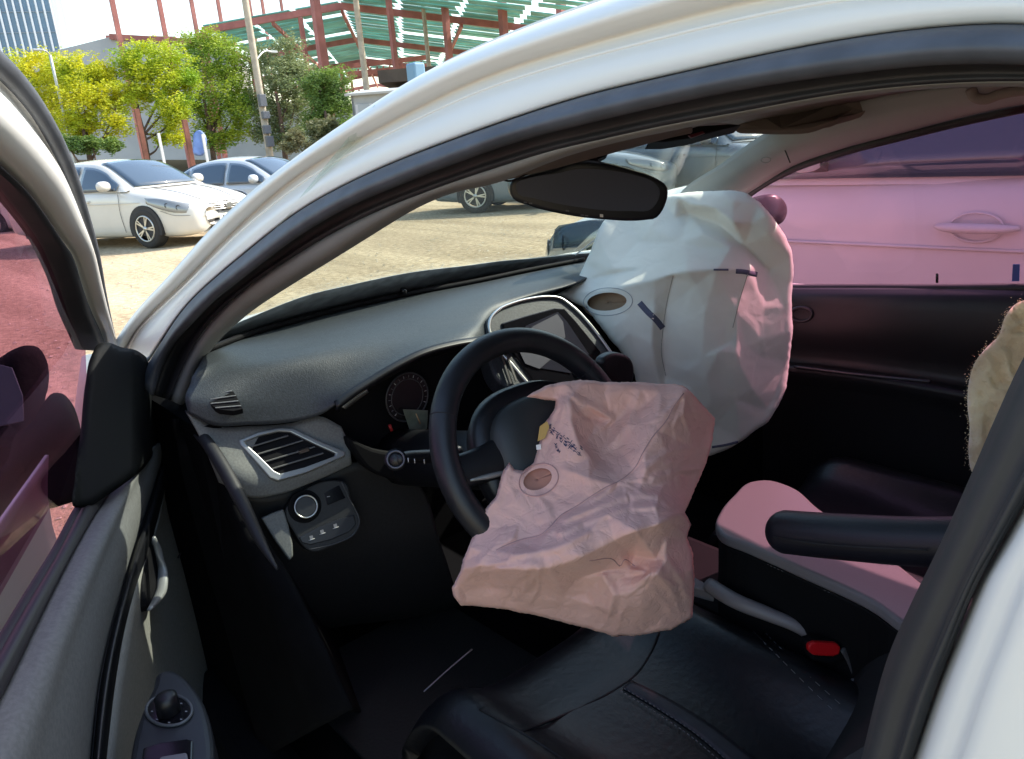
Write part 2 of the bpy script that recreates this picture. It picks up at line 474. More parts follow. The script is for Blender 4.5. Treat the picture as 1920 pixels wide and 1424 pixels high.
C_INN = [(300, 850), (304, 811), (314, 760), (334, 706), (360, 655), (385, 615), (415, 582), (450, 550), (530, 495), (625, 437), (700, 400), (800, 360), (900, 325), (960, 306), (1020, 287), (1127, 262), (1240, 237), (1387, 210), (1575, 176), (1762, 157), (1875, 153), (1930, 153), (2060, 158)]
C_TRM = [(330, 790), (344, 752), (362, 700), (380, 664), (402, 634), (430, 606), (465, 576), (540, 527), (625, 475), (700, 430), (780, 385), (850, 357), (930, 340), (1000, 312), (1060, 290), (1140, 268), (1240, 246), (1387, 218), (1575, 183), (1762, 163), (1875, 160), (2060, 166)]

out = drow(C_OUT, 0.012)
roofin = [p+np.array([0, -0.02, 0.012]) for p in out]
# thin spot-weld ledge along the flange
ledge = drow([((a[0]+b[0])/2, (a[1]+b[1])/2) for a, b in zip(resample(C_GRV, 40), resample(C_FLG, 40))], -0.011)
tube('flange_bead', ledge, 0.0022, PAINT_IN, car, n=80, seg=6)
# door opening seal
def mixc(A, B, t_, n=60): return resample(A, n)*(1-t_)+resample(B, n)*t_
def near(base, B):
    D_ = resample(B, 500); return np.array([D_[np.argmin(((D_-q)**2).sum(1))] for q in base])
SB = resample(C_MID, 90)
S_OUT, S_INN, S_TRM = near(SB, C_SEAL), near(SB, C_INN), near(SB, C_TRM)
for A_ in (S_OUT, S_INN, S_TRM):
    for it in range(3): A_[1:-1] = A_[1:-1]*.5+(A_[:-2]+A_[2:])*.25
def lp(A, B, t_): return A*(1-t_)+B*t_
FB = resample(C_FLG, 100)
F_OUT, F_GRV, F_SL = near(FB, C_OUT), near(FB, C_GRV), near(FB, C_SEAL)
for A_ in (F_OUT, F_GRV, F_SL):
    for it in range(6): A_[1:-1] = A_[1:-1]*.5+(A_[:-2]+A_[2:])*.25
fo = drow(F_OUT, .012)
grid('roof_rail', [fo+np.array([0, -.045, .018]), fo+np.array([0, -.018, .012]), fo, drow(lp(F_OUT, F_GRV, .35), .013), drow(lp(F_OUT, F_GRV, .8), .000), drow(F_GRV, -.012), drow(lp(F_GRV, FB, .5), -.011), drow(FB, -.008), drow(lp(FB, F_SL, .6), -.012), drow(lp(FB, F_SL, .9), -.016), drow(F_SL, -.026)], 110, PAINT, car, 0.004, sub=3)
grid('door_opening_seal', [drow(S_OUT, -0.026), drow(lp(S_OUT, SB, .06), -0.010), drow(lp(S_OUT, SB, .3), 0.002), drow(lp(S_OUT, SB, .65), 0.003), drow(lp(S_OUT, SB, .95), -0.004), drow(lp(SB, S_INN, .12), -0.02)], 110, RUBBER, car, 0.003, sub=3)
grid('inner_seal_lip', [drow(lp(SB, S_INN, .06), -0.012), drow(lp(SB, S_INN, .25), -0.034), drow(lp(SB, S_INN, .55), -0.040), drow(lp(SB, S_INN, .85), -0.040), drow(S_INN, -0.044)], 110, RUBBER_D, car, 0.003, sub=3)  # shaded inner side of the seal; shade put in as darker rubber
grid('pillar_trim', [drow(S_INN, -0.044), drow(lp(S_INN, S_TRM, .5), -0.048), drow(S_TRM, -0.062), drow(S_TRM+[3, 3], -0.10)], 90, TRIM, car, 0.003, sub=2)

# roof skin and windscreen
oi = resample(out, 60)
ridge = np.array([p for p in oi if p[0] < 0.10])
rowsR = []
for k in np.linspace(0, 1, 9):
    L = ridge+np.array([0, -0.045, 0.018]); R_ = mir(L)
    row = L*(1-k)+R_*k; row[:, 2] += 0.055*math.sin(math.pi*k)
    ext = row[-1]+np.array([[-0.45, 0, 0.0], [-0.95, 0, -0.04], [-1.25, 0, -0.10]])
    rowsR.append(np.vstack([row, ext]))
grid('roof', rowsR, 60, PAINT, car, 0.004, flip=False)
def wind_x(y, z): return 0.765-(z-1.02)/0.58-0.25*y*y
def wpt(p):
    P = at_x(p, 0.5)
    for i in range(12):
        X = wind_x(P[1], P[2]); P = P*0.4+at_x(p, X)*0.6
    return P
rw = []
for z in np.linspace(0.985, 1.39, 12):
    hw = 0.66-0.28*(z-0.985)
    rw.append([np.array([wind_x(y, z), y, z]) for y in np.linspace(hw, -hw, 24)])
o = grid('windscreen', rw, 24, WIND, car, 0.0)
solid(o, 0.005)
# black ceramic band along the foot of the glass + cowl
rw = []
bt_ = np.array([wpt(p) for p in [(400, 632), (430, 612), (480, 590), (560, 558), (660, 533), (760, 512), (880, 497), (940, 489), (1000, 484), (1080, 476), (1160, 470)]])
bb_ = np.array([np.array([wind_x(p[1], 1.0), p[1], 1.0]) for p in bt_])
for k in (0, .35, .7, 1): rw.append((bb_*(1-k)+bt_*k)+np.array([-.004, 0, -.001]))
grid('windscreen_band', rw, 40, mat('frit_grey', (0.24, 0.29, 0.33), 0.7, var=(30, 0.3)), car, 0.001)
grid('cowl_panel', [[np.array([0.80-0.25*y*y, y, 1.005]) for y in np.linspace(0.66, -0.66, 20)], [np.array([0.93-0.25*y*y, y, 0.985]) for y in np.linspace(0.68, -0.68, 20)]], 24, BLACK, car, 0.02)
tube('wiper_arm', [np.array([wind_x(p[1], p[2])+.03, p[1], p[2]-.004]) for p in [wpt(q) for q in [(690, 562), (780, 530), (880, 511), (980, 493), (1085, 480)]]], .009, BLACKD, car, n=30)
hr = []
for k, (x, z, hw) in enumerate([(0.90, 0.985, 0.70), (1.1, 0.965, 0.72), (1.3, 0.91, 0.71), (1.48, 0.83, 0.66), (1.56, 0.74, 0.6)]):
    hr.append([np.array([x-0.22*y*y, y, z-0.06*(y/hw)**4]) for y in np.linspace(hw, -hw, 18)])
grid('bonnet', hr, 24, PAINT, car, 0.01, sub=3)
# headliner and far side rail
FARLO = [(1393, 369), (1412, 357), (1487, 312), (1575, 281), (1700, 248), (1800, 222), (1920, 196), (2060, 168)]
FARUP = [(1262, 380), (1278, 359), (1350, 309), (1450, 242), (1530, 214), (1640, 184), (1760, 165), (1920, 150), (2060, 142)]
far_lo = np.array([at_y(p, -0.575) for p in FARLO]); far_up = np.array([at_y(p, -0.50) for p in FARUP])
FT = mat('far_pillar_trim', (0.30, 0.31, 0.30), 0.8, bump=(500, 0.1, 0.0005), var=(6, 0.08))
grid('far_pillar_trim', [far_lo, (resample(far_lo, 30)*0.55+resample(far_up, 30)*0.45)+np.array([0, 0.03, 0]), far_up], 60, FT, car, 0.006, sub=4)
seamA = [np.array(at_y(p, -0.528)) for p in [(1462, 243), (1472, 268), (1487, 305)]]
tube('trim_joint', [p+np.array([0, 0.012, 0]) for p in seamA], 0.0016, RUBBER_D, car, n=12, seg=6)
cl = at_y((1438, 300), -0.50)
tube('airbag_badge', [cl+np.array([0.012*math.cos(a), 0.004, 0.006*math.sin(a)]) for a in np.linspace(0, 2*math.pi, 14)], 0.0008, TRIM, car, seg=5)
FARSEAL = [(1380, 384), (1405, 363), (1487, 316), (1575, 286), (1700, 253), (1800, 228), (1920, 202), (2060, 176)]
tube('far_window_seal', [at_y(p, -0.585) for p in FARSEAL], 0.010, RUBBER_D, car, n=50)
trm = drow(C_TRM, -0.10); trm = np.array([p for p in resample(trm, 50) if p[0] < 0.02])
fu = np.array([p for p in resample(far_up, 50) if p[0] < 0.16])
hl = []
A_, B_ = resample(trm, 20), resample(fu, 20)
for k in np.linspace(0, 1, 8):
    row = A_*(1-k)+B_*k; row[:, 2] += 0.045*math.sin(math.pi*k)
    hl.append(np.vstack([row, row[-1]+np.array([[-0.5, 0, 0], [-1.2, 0, -0.05]])]))
o = grid('headliner', hl, 30, HEADL, car, 0.012, sub=2)
# header rail that closes roof to glass
hdr = [[np.array([wind_x(y, 1.33)-0.012, y, 1.325]) for y in np.linspace(0.5, -0.5, 20)], [np.array([wind_x(y, 1.36)-0.02, y, 1.365]) for y in np.linspace(0.5, -0.5, 20)], [np.array([wind_x(y, 1.36)-0.10, y, 1.385]) for y in np.linspace(0.5, -0.5, 20)]]
grid('header_trim', hdr, 24, HEADL, car, 0.01, sub=2)
# sun visors
vis = [at_d(p, d) for p, d in [((846, 362), 1.08), ((930, 341), 1.10), ((957, 338), 1.11), ((1040, 318), 1.14), ((1100, 300), 1.17), ((1150, 288), 1.2), ((1250, 262), 1.24), ((1300, 252), 1.26), ((1300, 236), 1.24), ((1200, 250), 1.14), ((1080, 280), 1.08), ((940, 318), 1.04), ((850, 354), 1.03)]]
plate('sun_visor', vis, 0.012, VISOR, car, 0.004, toward=(0, 0, -1))
tube('visor_cord', [at_d(p, d) for p, d in [((925, 327), 1.04), ((932, 325), 1.05), ((938, 332), 1.06), ((946, 338), 1.07), ((965, 338), 1.09), ((990, 325), 1.11), ((1010, 315), 1.12)]], 0.0015, RUBBER_D, car, n=24, seg=6)
fv = [(1378, 238), (1420, 242), (1480, 243), (1520, 240), (1560, 226), (1610, 211), (1645, 199), (1660, 190), (1640, 185), (1560, 192), (1470, 206), (1400, 222)]
plate('sun_visor', [at_d(p, 1.55+0.0*p[0]-0.10*(p[0]-1378)/280+0.05*(p[1] < 215)) for p in fv], 0.014, VISOR, car, 0.004, smooth=True, n=48)
# overhead console
oc = [(1215, 266), (1260, 250), (1310, 236), (1370, 232), (1392, 234), (1350, 244), (1300, 258), (1250, 266)]
plate('overhead_console', [at_d(p, 1.42) for p in oc], 0.05, BLACKD, car, 0.004)
plate('warning_lamp', [at_d(p, 1.412) for p in [(1290, 254), (1318, 246), (1322, 250), (1296, 259)]], 0.004, mat('dull_red', (0.10, 0.012, 0.02), 0.4), car, 0.0008)
# grab handle far side
gh = [at_y(p, -0.50) for p in [(1828, 166), (1836, 182), (1856, 186), (1880, 178), (1905, 172), (1960, 168)]]
tube('grab_handle', [g_+np.array([0, 0.02, 0]) for g_ in gh], 0.009, HEADL, car, n=26)

# near B pillar
BL = [(2085, 110), (2066, 300), (2034, 440), (1985, 560), (1920, 669), (1868, 780), (1816, 901), (1759, 1028), (1714, 1120), (1670, 1218), (1613, 1430), (1590, 1520)]
BM = [(2165, 110), (2135, 340), (2090, 510), (2030, 640), (1960, 770), (1905, 880), (1850, 990), (1800, 1095), (1752, 1200), (1705, 1310), (1668, 1430), (1640, 1520)]
BR = [(2235, 100), (2195, 350), (2130, 555), (2060, 690), (1995, 810), (1920, 945), (1877, 1020), (1835, 1091), (1797, 1186), (1759, 1282), (1708, 1430), (1676, 1520)]
BW = [(2600, 100), (2545, 350), (2475, 555), (2400, 690), (2320, 810), (2240, 945), (2200, 1020), (2160, 1091), (2120, 1186), (2080, 1282), (2030, 1430), (2000, 1520)]
def brow(P, off): return np.array([atp(p, (-0.70, 0.735+off, 1.0), (0.25, 1, 0.16)) for p in P])
grid('pillar_seal', [brow(BL, -0.045), brow(mixc(BL, BM, .1, 24), -0.02), brow(mixc(BL, BM, 0.5, 24), -0.004), brow(BM, -0.006), brow(mixc(BM, BR, 0.5, 24), 0.004), brow(mixc(BM, BR, .92, 24), -0.004), brow(BR, -0.016)], 60, mat('pillar_rubber', (0.020, 0.021, 0.023), 0.6, bump=(300, .1, .001), var=(15, .15)), car, 0.004, sub=3)
grid('rear_pillar_panel', [brow(BR, -0.018), brow(mixc(BR, BW, 0.04, 24), -0.004), brow(mixc(BR, BW, 0.12, 24), 0.010), brow(mixc(BR, BW, 0.25, 24), 0.010), brow(mixc(BR, BW, 0.30, 24), 0.016), brow(mixc(BR, BW, 0.6, 24), 0.012), brow(BW, 0.0)], 60, PAINT, car, 0.004, sub=3)
# lower body, floor and the rest of the cabin shell (keeps daylight out)
CARPET = mat('black_carpet', (.005, .005, .0058), 1.0, spec=.05)
box('floor', (-0.4, 0, 0.26), (2.6, 1.36, 0.04), CARPET, car)
box('firewall', (0.86, 0, 0.62), (0.04, 1.36, 0.70), CARPET, car)
box('kick_panel', (0.66, 0.70, 0.60), (0.44, 0.04, 0.66), CARPET, car)
box('kick_panel', (0.50, -0.70, 0.60), (0.80, 0.04, 0.66), CARPET, car)
box('sill', (-0.1, 0.74, 0.27), (1.6, 0.10, 0.12), BLACKD, car, bev=0.02)
box('rear_bulkhead', (-1.62, 0, 0.66), (0.06, 1.36, 0.80), BLACKD, car)
box('rear_bench', (-1.35, 0, 0.52), (0.5, 1.2, 0.4), LEATHER, car, bev=0.08)
for sgn in (1, -1):
    xx = [-0.86, -1.2, -1.6, -1.9]
    grid('rear_side_panel', [[np.array([x, sgn*(0.70-0.05*max(0, -x-1.2)), 1.04]) for x in xx], [np.array([x, sgn*(0.75-0.05*max(0, -x-1.2)), 0.8]) for x in xx], [np.array([x, sgn*(0.76-0.05*max(0, -x-1.2)), 0.5]) for x in xx], [np.array([x, sgn*(0.72-0.05*max(0, -x-1.2)), 0.25]) for x in xx]], 16, PAINT, car, 0.03, sub=3)
    grid('front_wing', [[np.array([x, sgn*h, z]) for x, h, z in ((0.74, 0.72, 1.0), (1.0, .73, .97), (1.3, .71, .90), (1.5, .64, .8))], [np.array([x, sgn*h, 0.75]) for x, h in ((0.72, 0.765), (1.0, .78), (1.3, .76), (1.55, .64))], [np.array([x, sgn*h, 0.45]) for x, h in ((0.72, 0.76), (1.0, .77), (1.3, .75), (1.55, .63))], [np.array([x, sgn*h, 0.25]) for x, h in ((0.72, 0.74), (1.0, .74), (1.3, .72), (1.5, .6))]], 16, PAINT, car, 0.02, sub=3)
    for x in (1.02, -1.37):
        th = np.linspace(0, 2*math.pi, 25)[:-1]
        tube('wheel', [np.array([x+0.225*math.cos(a), sgn*0.70, 0.285+0.225*math.sin(a)]) for a in th], 0.065, RUBBER_D, car, closed=True, seg=10)
    # quarter window
    plate('rear_window', [np.array([x, sgn*y, z]) for x, y, z in ((-0.88, .69, 1.06), (-1.55, .66, 1.08), (-1.55, .56, 1.30), (-0.90, .56, 1.37))], 0.006, mat('dark_tint', (0.01, 0.01, 0.012), 0.1), car, 0, toward=(0, sgn, 0))
grid('tailgate', [[np.array([-1.65, y, 1.36]) for y in np.linspace(.5, -.5, 8)], [np.array([-1.86, y, 1.05]) for y in np.linspace(.62, -.62, 8)], [np.array([-1.95, y, 0.8]) for y in np.linspace(.66, -.66, 8)], [np.array([-1.95, y, 0.3]) for y in np.linspace(.64, -.64, 8)]], 12, PAINT, car, 0.03, sub=2)

# ------------------------------------------------------------------ dashboard
dash = empty('dashboard'); dash.parent = car
DA = [(384, 662), (432, 642), (480, 627), (570, 601), (659, 578), (757, 557), (884, 533), (1000, 509), (1095, 490), (1160, 478)]
def zr(P, z): return np.array([at_z(p, z) for p in P])
rA = zr(DA, 1.012)
rA2 = zr([(372, 687), (430, 664), (525, 636), (620, 607), (704, 584), (800, 562), (900, 546), (1010, 523), (1100, 505), (1150, 497)], 1.016)
rB = zr([(364, 702), (430, 678), (525, 655), (620, 632), (720, 610), (820, 588), (905, 566), (970, 548), (1030, 538), (1085, 528)], 1.012)
rC = zr([(356, 722), (440, 705), (540, 686), (640, 664), (730, 643), (820, 622), (890, 600), (940, 576), (985, 562), (1035, 550)], 0.998)
def xr(P): return np.array([at_x(p[:2], p[2]) for p in P])
rD = xr([(347, 748, .445), (400, 752, .43), (480, 748, .42), (560, 742, .405), (630, 722, .385), (705, 690, .365), (794, 650, .355), (880, 628, .36), (915, 612, .42), (940, 596, .48), (985, 585, .52)])
rE = xr([(352, 772, .44), (403, 797, .425), (470, 797, .415), (545, 792, .40), (596, 780, .385), (640, 750, .362), (705, 706, .345), (794, 660, .335), (880, 640, .345), (920, 634, .41), (950, 620, .48), (990, 605, .52)])
DTOP = grid('dash_top_pad', [rA, rA2, rB, rC, rD, rE], 90, DASH, dash, 0.006, sub=6)
# dark gap and rolled edge at the glass
tube('defrost_slot', zr([(380, 660), (480, 622), (570, 597), (659, 574), (757, 553), (884, 529), (1000, 505), (1095, 487)], 1.018), 0.006, BLACKD, dash, n=60, seg=8)
sens = at_z((757, 551), 1.022)
o = tube('light_sensor', [sens, sens+np.array([0, 0, 0.014])], [0.010, 0.006], GLOSS, dash, seg=14)
# face panel with outer vent
def swp_(p, off=0.010):
    n_ = np.array([-0.86, 0.2, 0.35]); n_ /= np.linalg.norm(n_)
    return atp(p, at_x((580, 960), 0.392)+n_*off, n_)
pE = xr([(350, 772, .447), (403, 799, .442), (470, 799, .435), (545, 794, .425), (600, 781, .41), (640, 800, .40)])
pF = xr([(372, 815, .432), (440, 850, .42), (520, 860, .41), (590, 850, .40), (640, 840, .385), (690, 850, .37)])
pG = xr([(400, 880, .435), (470, 930, .42), (520, 928, .412), (580, 905, .405), (640, 880, .395), (700, 880, .38)])
pH = xr([(440, 960, .44), (500, 985, .43), (545, 985, .42), (590, 965, .41), (640, 935, .40), (710, 920, .38)])
pI = xr([(470, 1020, .445), (530, 1050, .435), (560, 1055, .43), (600, 1045, .42), (660, 1020, .405), (730, 990, .38)])
pJ = xr([(490, 1090, .45), (550, 1120, .44), (590, 1115, .43), (640, 1100, .42), (700, 1080, .40), (770, 1050, .38)])
pF = xr([(372, 815, .438), (440, 850, .418), (520, 860, .406), (590, 850, .398), (655, 838, .385)])
pG = xr([(400, 880, .425), (440, 900, .402), (520, 905, .388), (580, 893, .382), (658, 858, .375)])
pG2 = xr([(410, 905, .43), (476, 934, .397), (520, 928, .388), (590, 903, .384), (660, 872, .378)])
grid('vent_panel', [pE, pF, pG, pG2], 50, PANEL, dash, 0.006, sub=5)
lo_ = [xr([(x, y, d+.012) for x, y, d in r_]) for r_ in ([(405, 900, .44), (476, 930, .425), (530, 922, .415), (600, 895, .408), (665, 868, .395), (760, 880, .38)],
   [(440, 960, .44), (500, 985, .43), (545, 985, .42), (600, 965, .41), (680, 935, .40), (800, 930, .38)], [(470, 1020, .445), (530, 1050, .435), (560, 1055, .43), (620, 1045, .42), (720, 1020, .405), (820, 1000, .38)],
   [(490, 1090, .47), (550, 1120, .46), (590, 1115, .455), (640, 1100, .45), (740, 1080, .43), (840, 1060, .41)], [(500, 1160, .55), (560, 1180, .54), (600, 1175, .53), (650, 1165, .52), (760, 1150, .5), (860, 1130, .48)], [(500, 1160, .72), (560, 1180, .72), (600, 1175, .72), (650, 1165, .72), (760, 1150, .72), (860, 1130, .72)])]
grid('lower_panel', lo_, 50, mat('lower_dash_black', (.016, .0165, .018), .55, bump=(600, .3, .0007), var=(200, .2)), dash, 0.006, sub=4)
plate('lower_trim_sun_patch', [swp_(p) for p in [(490, 972), (512, 962), (532, 955), (541, 985), (549, 1020), (550, 1044), (543, 1052), (520, 1020)]], .02, PANEL, dash, .003)  # grey trim cut to the outline of a sunlit patch
tube('pad_seam', xr([(352, 774, .434), (403, 799, .418), (470, 799, .408), (545, 794, .393), (600, 781, .378)])+np.array([.012, 0, 0]), 0.0015, RUBBER_D, dash, n=40, seg=6)
nV = np.array([-0.84, 0.10, 0.53]); nV /= np.linalg.norm(nV)
qV = at_x((545, 850), 0.399)
def vpt(p, off=0.0): return atp(p, qV+nV*off, nV)
VO = [(447, 827), (483, 812), (521, 804), (549, 805), (598, 829), (646, 848), (646, 856), (573, 888), (521, 903), (505, 897), (476, 864), (450, 836)]
VI = [(458, 830), (486, 819), (522, 811), (543, 812), (592, 836), (628, 852), (626, 857), (570, 878), (524, 890), (512, 884), (484, 856), (462, 836)]
plate('vent_recess', [vpt(p, 0.001) for p in VI], 0.03, BLACKD, dash, 0)
ring('vent_surround', [vpt(p) for p in VO], [vpt(p) for p in VI], 0.015, SILVER, dash, 0.002, lift=0.006)
for a, c in [((471, 838), (540, 817)), ((480, 853), (568, 826)), ((494, 867), (590, 838)), ((505, 881), (606, 850))]:
    d = [vpt(a, .004), vpt(c, .004)]
    beam('vent_slat', d[0], d[1], 0.0035, 0.0016, mat('slat_grey', (0.16, 0.16, 0.155), 0.35), dash)
beam('vent_tab', vpt((560, 848), .006), vpt((578, 842), .006), 0.006, 0.006, CHROME, dash)
SV = [(391, 750), (395, 740), (407, 734), (431, 725), (443, 743), (455, 767), (437, 771), (410, 768), (396, 760)]
def spt(p, off): return atp(p, at_x((424, 750), 0.428)+nV2*off, nV2)
nV2 = np.array([-0.55, 0.15, 0.82]); nV2 /= np.linalg.norm(nV2)
plate('side_vent_recess', [spt(p, 0.0045) for p in SV], 0.012, BLACKD, dash, 0)
for a, c in [((400, 741), (435, 733)), ((394, 749), (442, 742)), ((395, 757), (447, 752)), ((404, 765), (452, 761))]:
    beam('side_vent_slat', spt(a, .006), spt(c, .006), 0.0022, 0.0012, mat('slat_light', (0.24, 0.25, 0.25), 0.4), dash)
# light switch panel
nS = np.array([-0.86, 0.2, 0.35]); nS /= np.linalg.norm(nS)
qS = at_x((580, 960), 0.392)
def swp(p, off=0.0): return atp(p, qS+nS*off, nS)
SWO = [(534, 960), (570, 918), (625, 900), (648, 905), (660, 940), (676, 985), (668, 1000), (630, 1022), (580, 1034), (566, 1022), (552, 1000)]
plate('switch_panel', [swp(p) for p in SWO], 0.05, MATS['lower_dash_black'], dash, 0.003, smooth=True, n=60)
tube('switch_panel_rim', [swp(p, .001) for p in [(640, 903), (655, 935), (673, 985), (664, 1001), (628, 1020), (580, 1031)]], 0.0013, mat('rim_grey', (.05, .05, .055), .4), dash, n=40, seg=6)
kc = swp((571, 950), 0.0); kn = nS
u1 = np.cross(kn, [0, 0, 1]); u1 /= np.linalg.norm(u1); u2 = np.cross(u1, kn)
def disc_pts(c, r, n=36, ry=None): return [c+u1*r*math.cos(a)+u2*(ry or r)*math.sin(a) for a in np.linspace(0, 2*math.pi, n+1)[:-1]]
plate('knob_base', disc_pts(kc+kn*0.003, 0.029), 0.004, BLACKD, dash, 0.001)
plate('light_switch_knob', disc_pts(kc+kn*0.018, 0.0185), 0.02, mat('knob_black', (0.02, 0.021, 0.024), 0.45), dash, 0.002)
tube('knob_ring', disc_pts(kc+kn*0.017, 0.0192), 0.0016, CHROME, dash, closed=True, seg=8)
plate('switch_recess', [swp(p, .002) for p in [(608, 925), (636, 910), (648, 934), (614, 948)]], 0.004, GLOSS, dash, 0.001)
BT = [(561, 1008), (600, 988), (640, 972), (664, 966), (668, 984), (655, 998), (620, 1013), (582, 1022), (566, 1018)]
plate('button_strip', [swp(p, .003) for p in BT], 0.006, mat('button_black', (0.016, 0.017, 0.022), 0.35), dash, 0.0015)
for c in [(584, 1009), (604, 998), (629, 987)]:
    plate('button_symbol', [swp((c[0]+dx, c[1]+dy), .0036) for dx, dy in ((-4, -3), (2, -5), (4, 2), (-2, 5))], 0.0005, mat('faint_print', (0.22, 0.22, 0.24), .6), dash, 0)
    tube('button_mark', [swp((c[0]-5, c[1]+5), .0036), swp((c[0]+6, c[1]+1), .0036)], 0.0005, MARK, dash, seg=5)
tube('switch_mark', [swp((613, 932), .003), swp((619, 931), .003)], 0.0006, MARK, dash, seg=5)
# instrument binnacle
clus = empty('instrument_cluster'); clus.parent = car
hE = [(628, 757), (660, 733), (695, 711), (740, 684), (794, 658), (840, 645), (884, 637), (930, 634), (960, 650)]
hood_o = xr([(x, y, .337) for x, y in hE])
hood_i = xr([(x+5, y+16, .40) for x, y in hE])
grid('cluster_hood_lip', [hood_o+np.array([0.004, 0, 0.003]), hood_o+np.array([-.006, 0, -.004]), hood_o*0.5+hood_i*0.5+np.array([0, 0, -0.004]), hood_i], 50, BLACK, clus, 0.004, sub=3)
grid('hood_painted_gleam', [xr([(642, 764, .345), (662, 746, .345), (688, 731, .345)]), xr([(648, 768, .352), (668, 753, .352), (692, 736, .352)])], 16, SILVER, clus, 0.003)  # silver strip stands in for a highlight on the hood edge
plate('cluster_back', xr([(x, y, .43) for x, y in [(600, 770), (660, 725), (740, 676), (840, 640), (960, 625), (1000, 800), (960, 860), (800, 870), (680, 850), (620, 835)]]), 0.02, BLACKD, clus, 0)
plate('cluster_shroud', xr([(x, y, .36) for x, y in [(655, 822), (700, 842), (760, 850), (830, 844), (900, 836), (900, 900), (760, 905), (690, 880)]]), 0.03, BLACKD, clus, 0.006, smooth=True)
gc = at_x((764, 745), 0.415)
def gpt(r, a): return gc+np.array([0, math.cos(a)*r, math.sin(a)*r])
for r, wd in ((0.048, 0.0016), (0.036, 0.001)):
    tube('gauge_ring', [gpt(r, a) for a in np.linspace(0, 2*math.pi, 41)[:-1]], wd, mat('gauge_ring_grey', (0.06, 0.06, 0.065), 0.35), clus, closed=True, seg=8)
plate('gauge_dial', [gpt(0.046, a) for a in np.linspace(0, 2*math.pi, 41)[:-1]], 0.006, mat('dial_black', (0.012, 0.012, 0.014), 0.25), clus, 0)
for i in range(17):
    a = math.radians(-40+i*15.5)
    tube('dial_tick', [gpt(0.039, a)+np.array([-.002, 0, 0]), gpt(0.044, a)+np.array([-.002, 0, 0])], 0.0005, MARK if i % 2 == 0 else mat('tick_dim', (.2, .2, .2), .6), clus, seg=5)
plate('information_display', xr([(x, y, .405) for x, y in [(756, 768), (803, 770), (801, 805), (771, 813)]]), 0.003, mat('lcd_grey_green', (0.16, 0.20, 0.15), 0.3, var=(60, .25)), clus, 0.001)
tube('warning_symbol', xr([(730, 797, .408), (735, 808, .408)]), 0.003, mat('warning_red', (0.45, 0.03, 0.03), .4), clus, seg=8)
tube('gauge_needle', xr([(780, 776, .40), (788, 795, .40)]), 0.0012, mat('needle_amber', (0.6, .42, .2), .4), clus, seg=6)
# column and stalks
tube('steering_column', [np.array([0.42, .36, .765]), np.array([0.08, .36, .85])], [0.055, 0.048], BLACK, car, n=6, seg=20)
stk = [at_x(p, 0.13) for p in [(742, 862), (770, 857), (800, 856), (860, 850)]]
lst = tube('light_stalk', stk, [0.009, 0.010, 0.011, 0.012], BLACK, car, n=14, seg=14)
c0 = stk[0]; dr = (CAM-c0)/np.linalg.norm(CAM-c0)
a1 = np.cross(dr, [0, 0, 1]); a1 /= np.linalg.norm(a1); a2 = np.cross(a1, dr)
tube('stalk_knob', [c0-dr*0.018, c0+dr*0.004], 0.0165, BLACK, lst, seg=24)
tube('stalk_knob_ring', [c0+dr*0.005+a1*.0125*math.cos(a)+a2*.0125*math.sin(a) for a in np.linspace(0, 2*math.pi, 25)[:-1]], 0.0016, mat('ring_dim', (.10, .10, .12), .4), lst, closed=True, seg=6)
for i, (x, y) in enumerate([(765, 863), (777, 865), (795, 866)]):
    tube('stalk_print', [at_x((x, y-4), .116), at_x((x+1, y+4), .116)], 0.0007, MARK, lst, seg=5)
wst = tube('wiper_stalk', [at_x(p, 0.13) for p in [(1080, 700), (1120, 694), (1150, 690)]], 0.011, BLACK, car, n=10, seg=12)
e0 = at_x((1160, 690), 0.11)
plate('wiper_stalk_tip', [at_x(p, 0.105) for p in [(1130, 676), (1142, 666), (1170, 664), (1186, 675), (1191, 700), (1188, 716), (1150, 716), (1136, 700)]], 0.022, BLACK, wst, 0.007, smooth=True, n=36, seg=4)

# ------------------------------------------------------------------ steering wheel
sw = empty('steering_wheel', (0, 0.36, 0.90)); sw.parent = car
SWC = np.array([0, 0.36, 0.90]); TI = 0.50
e_l = np.array([0, 1.0, 0]); e_u = np.array([math.sin(TI), 0, math.cos(TI)]); e_n = np.array([-math.cos(TI), 0, math.sin(TI)])
def swl(l, u, n): return l*e_l+u*e_u+n*e_n      # local to the hub empty
tube('rim', [swl(0.168*math.cos(a), 0.168*math.sin(a), 0.0) for a in np.linspace(0, 2*math.pi, 97)[:-1]], 0.0195, WHEELL, sw, closed=True, seg=20)
for a0 in (0.55, 2.6, -1.0, -2.1):
    tube('rim_seam', [swl(0.168*math.cos(a0)+0.0198*math.cos(b)*math.cos(a0), 0.168*math.sin(a0)+0.0198*math.cos(b)*math.sin(a0), 0.0198*math.sin(b)) for b in np.linspace(0, 2*math.pi, 21)[:-1]], 0.0007, RUBBER_D, sw, closed=True, seg=5)
pad = []
def superell(a, p=2.6): c, s = math.cos(a), math.sin(a); return (abs(c)**(2/p)*np.sign(c), abs(s)**(2/p)*np.sign(s))
angs = np.linspace(0, 2*math.pi, 49)[:-1]
rows = []
for k, (sc, hgt) in enumerate([(0.02, 0.036), (0.35, 0.035), (0.65, 0.032), (0.85, 0.026), (0.96, 0.016), (1.0, 0.005), (0.98, -0.02)]):
    rows.append([swl(0.094*sc*superell(a)[0], 0.084*sc*superell(a)[1]-0.006, hgt) for a in angs])
v = np.array(rows).reshape(-1, 3); n_ = len(angs)
f = [(i*n_+j, i*n_+(j+1) % n_, (i+1)*n_+(j+1) % n_, (i+1)*n_+j) for i in range(len(rows)-1) for j in range(n_)]
f.append(tuple(range(n_))[::-1])
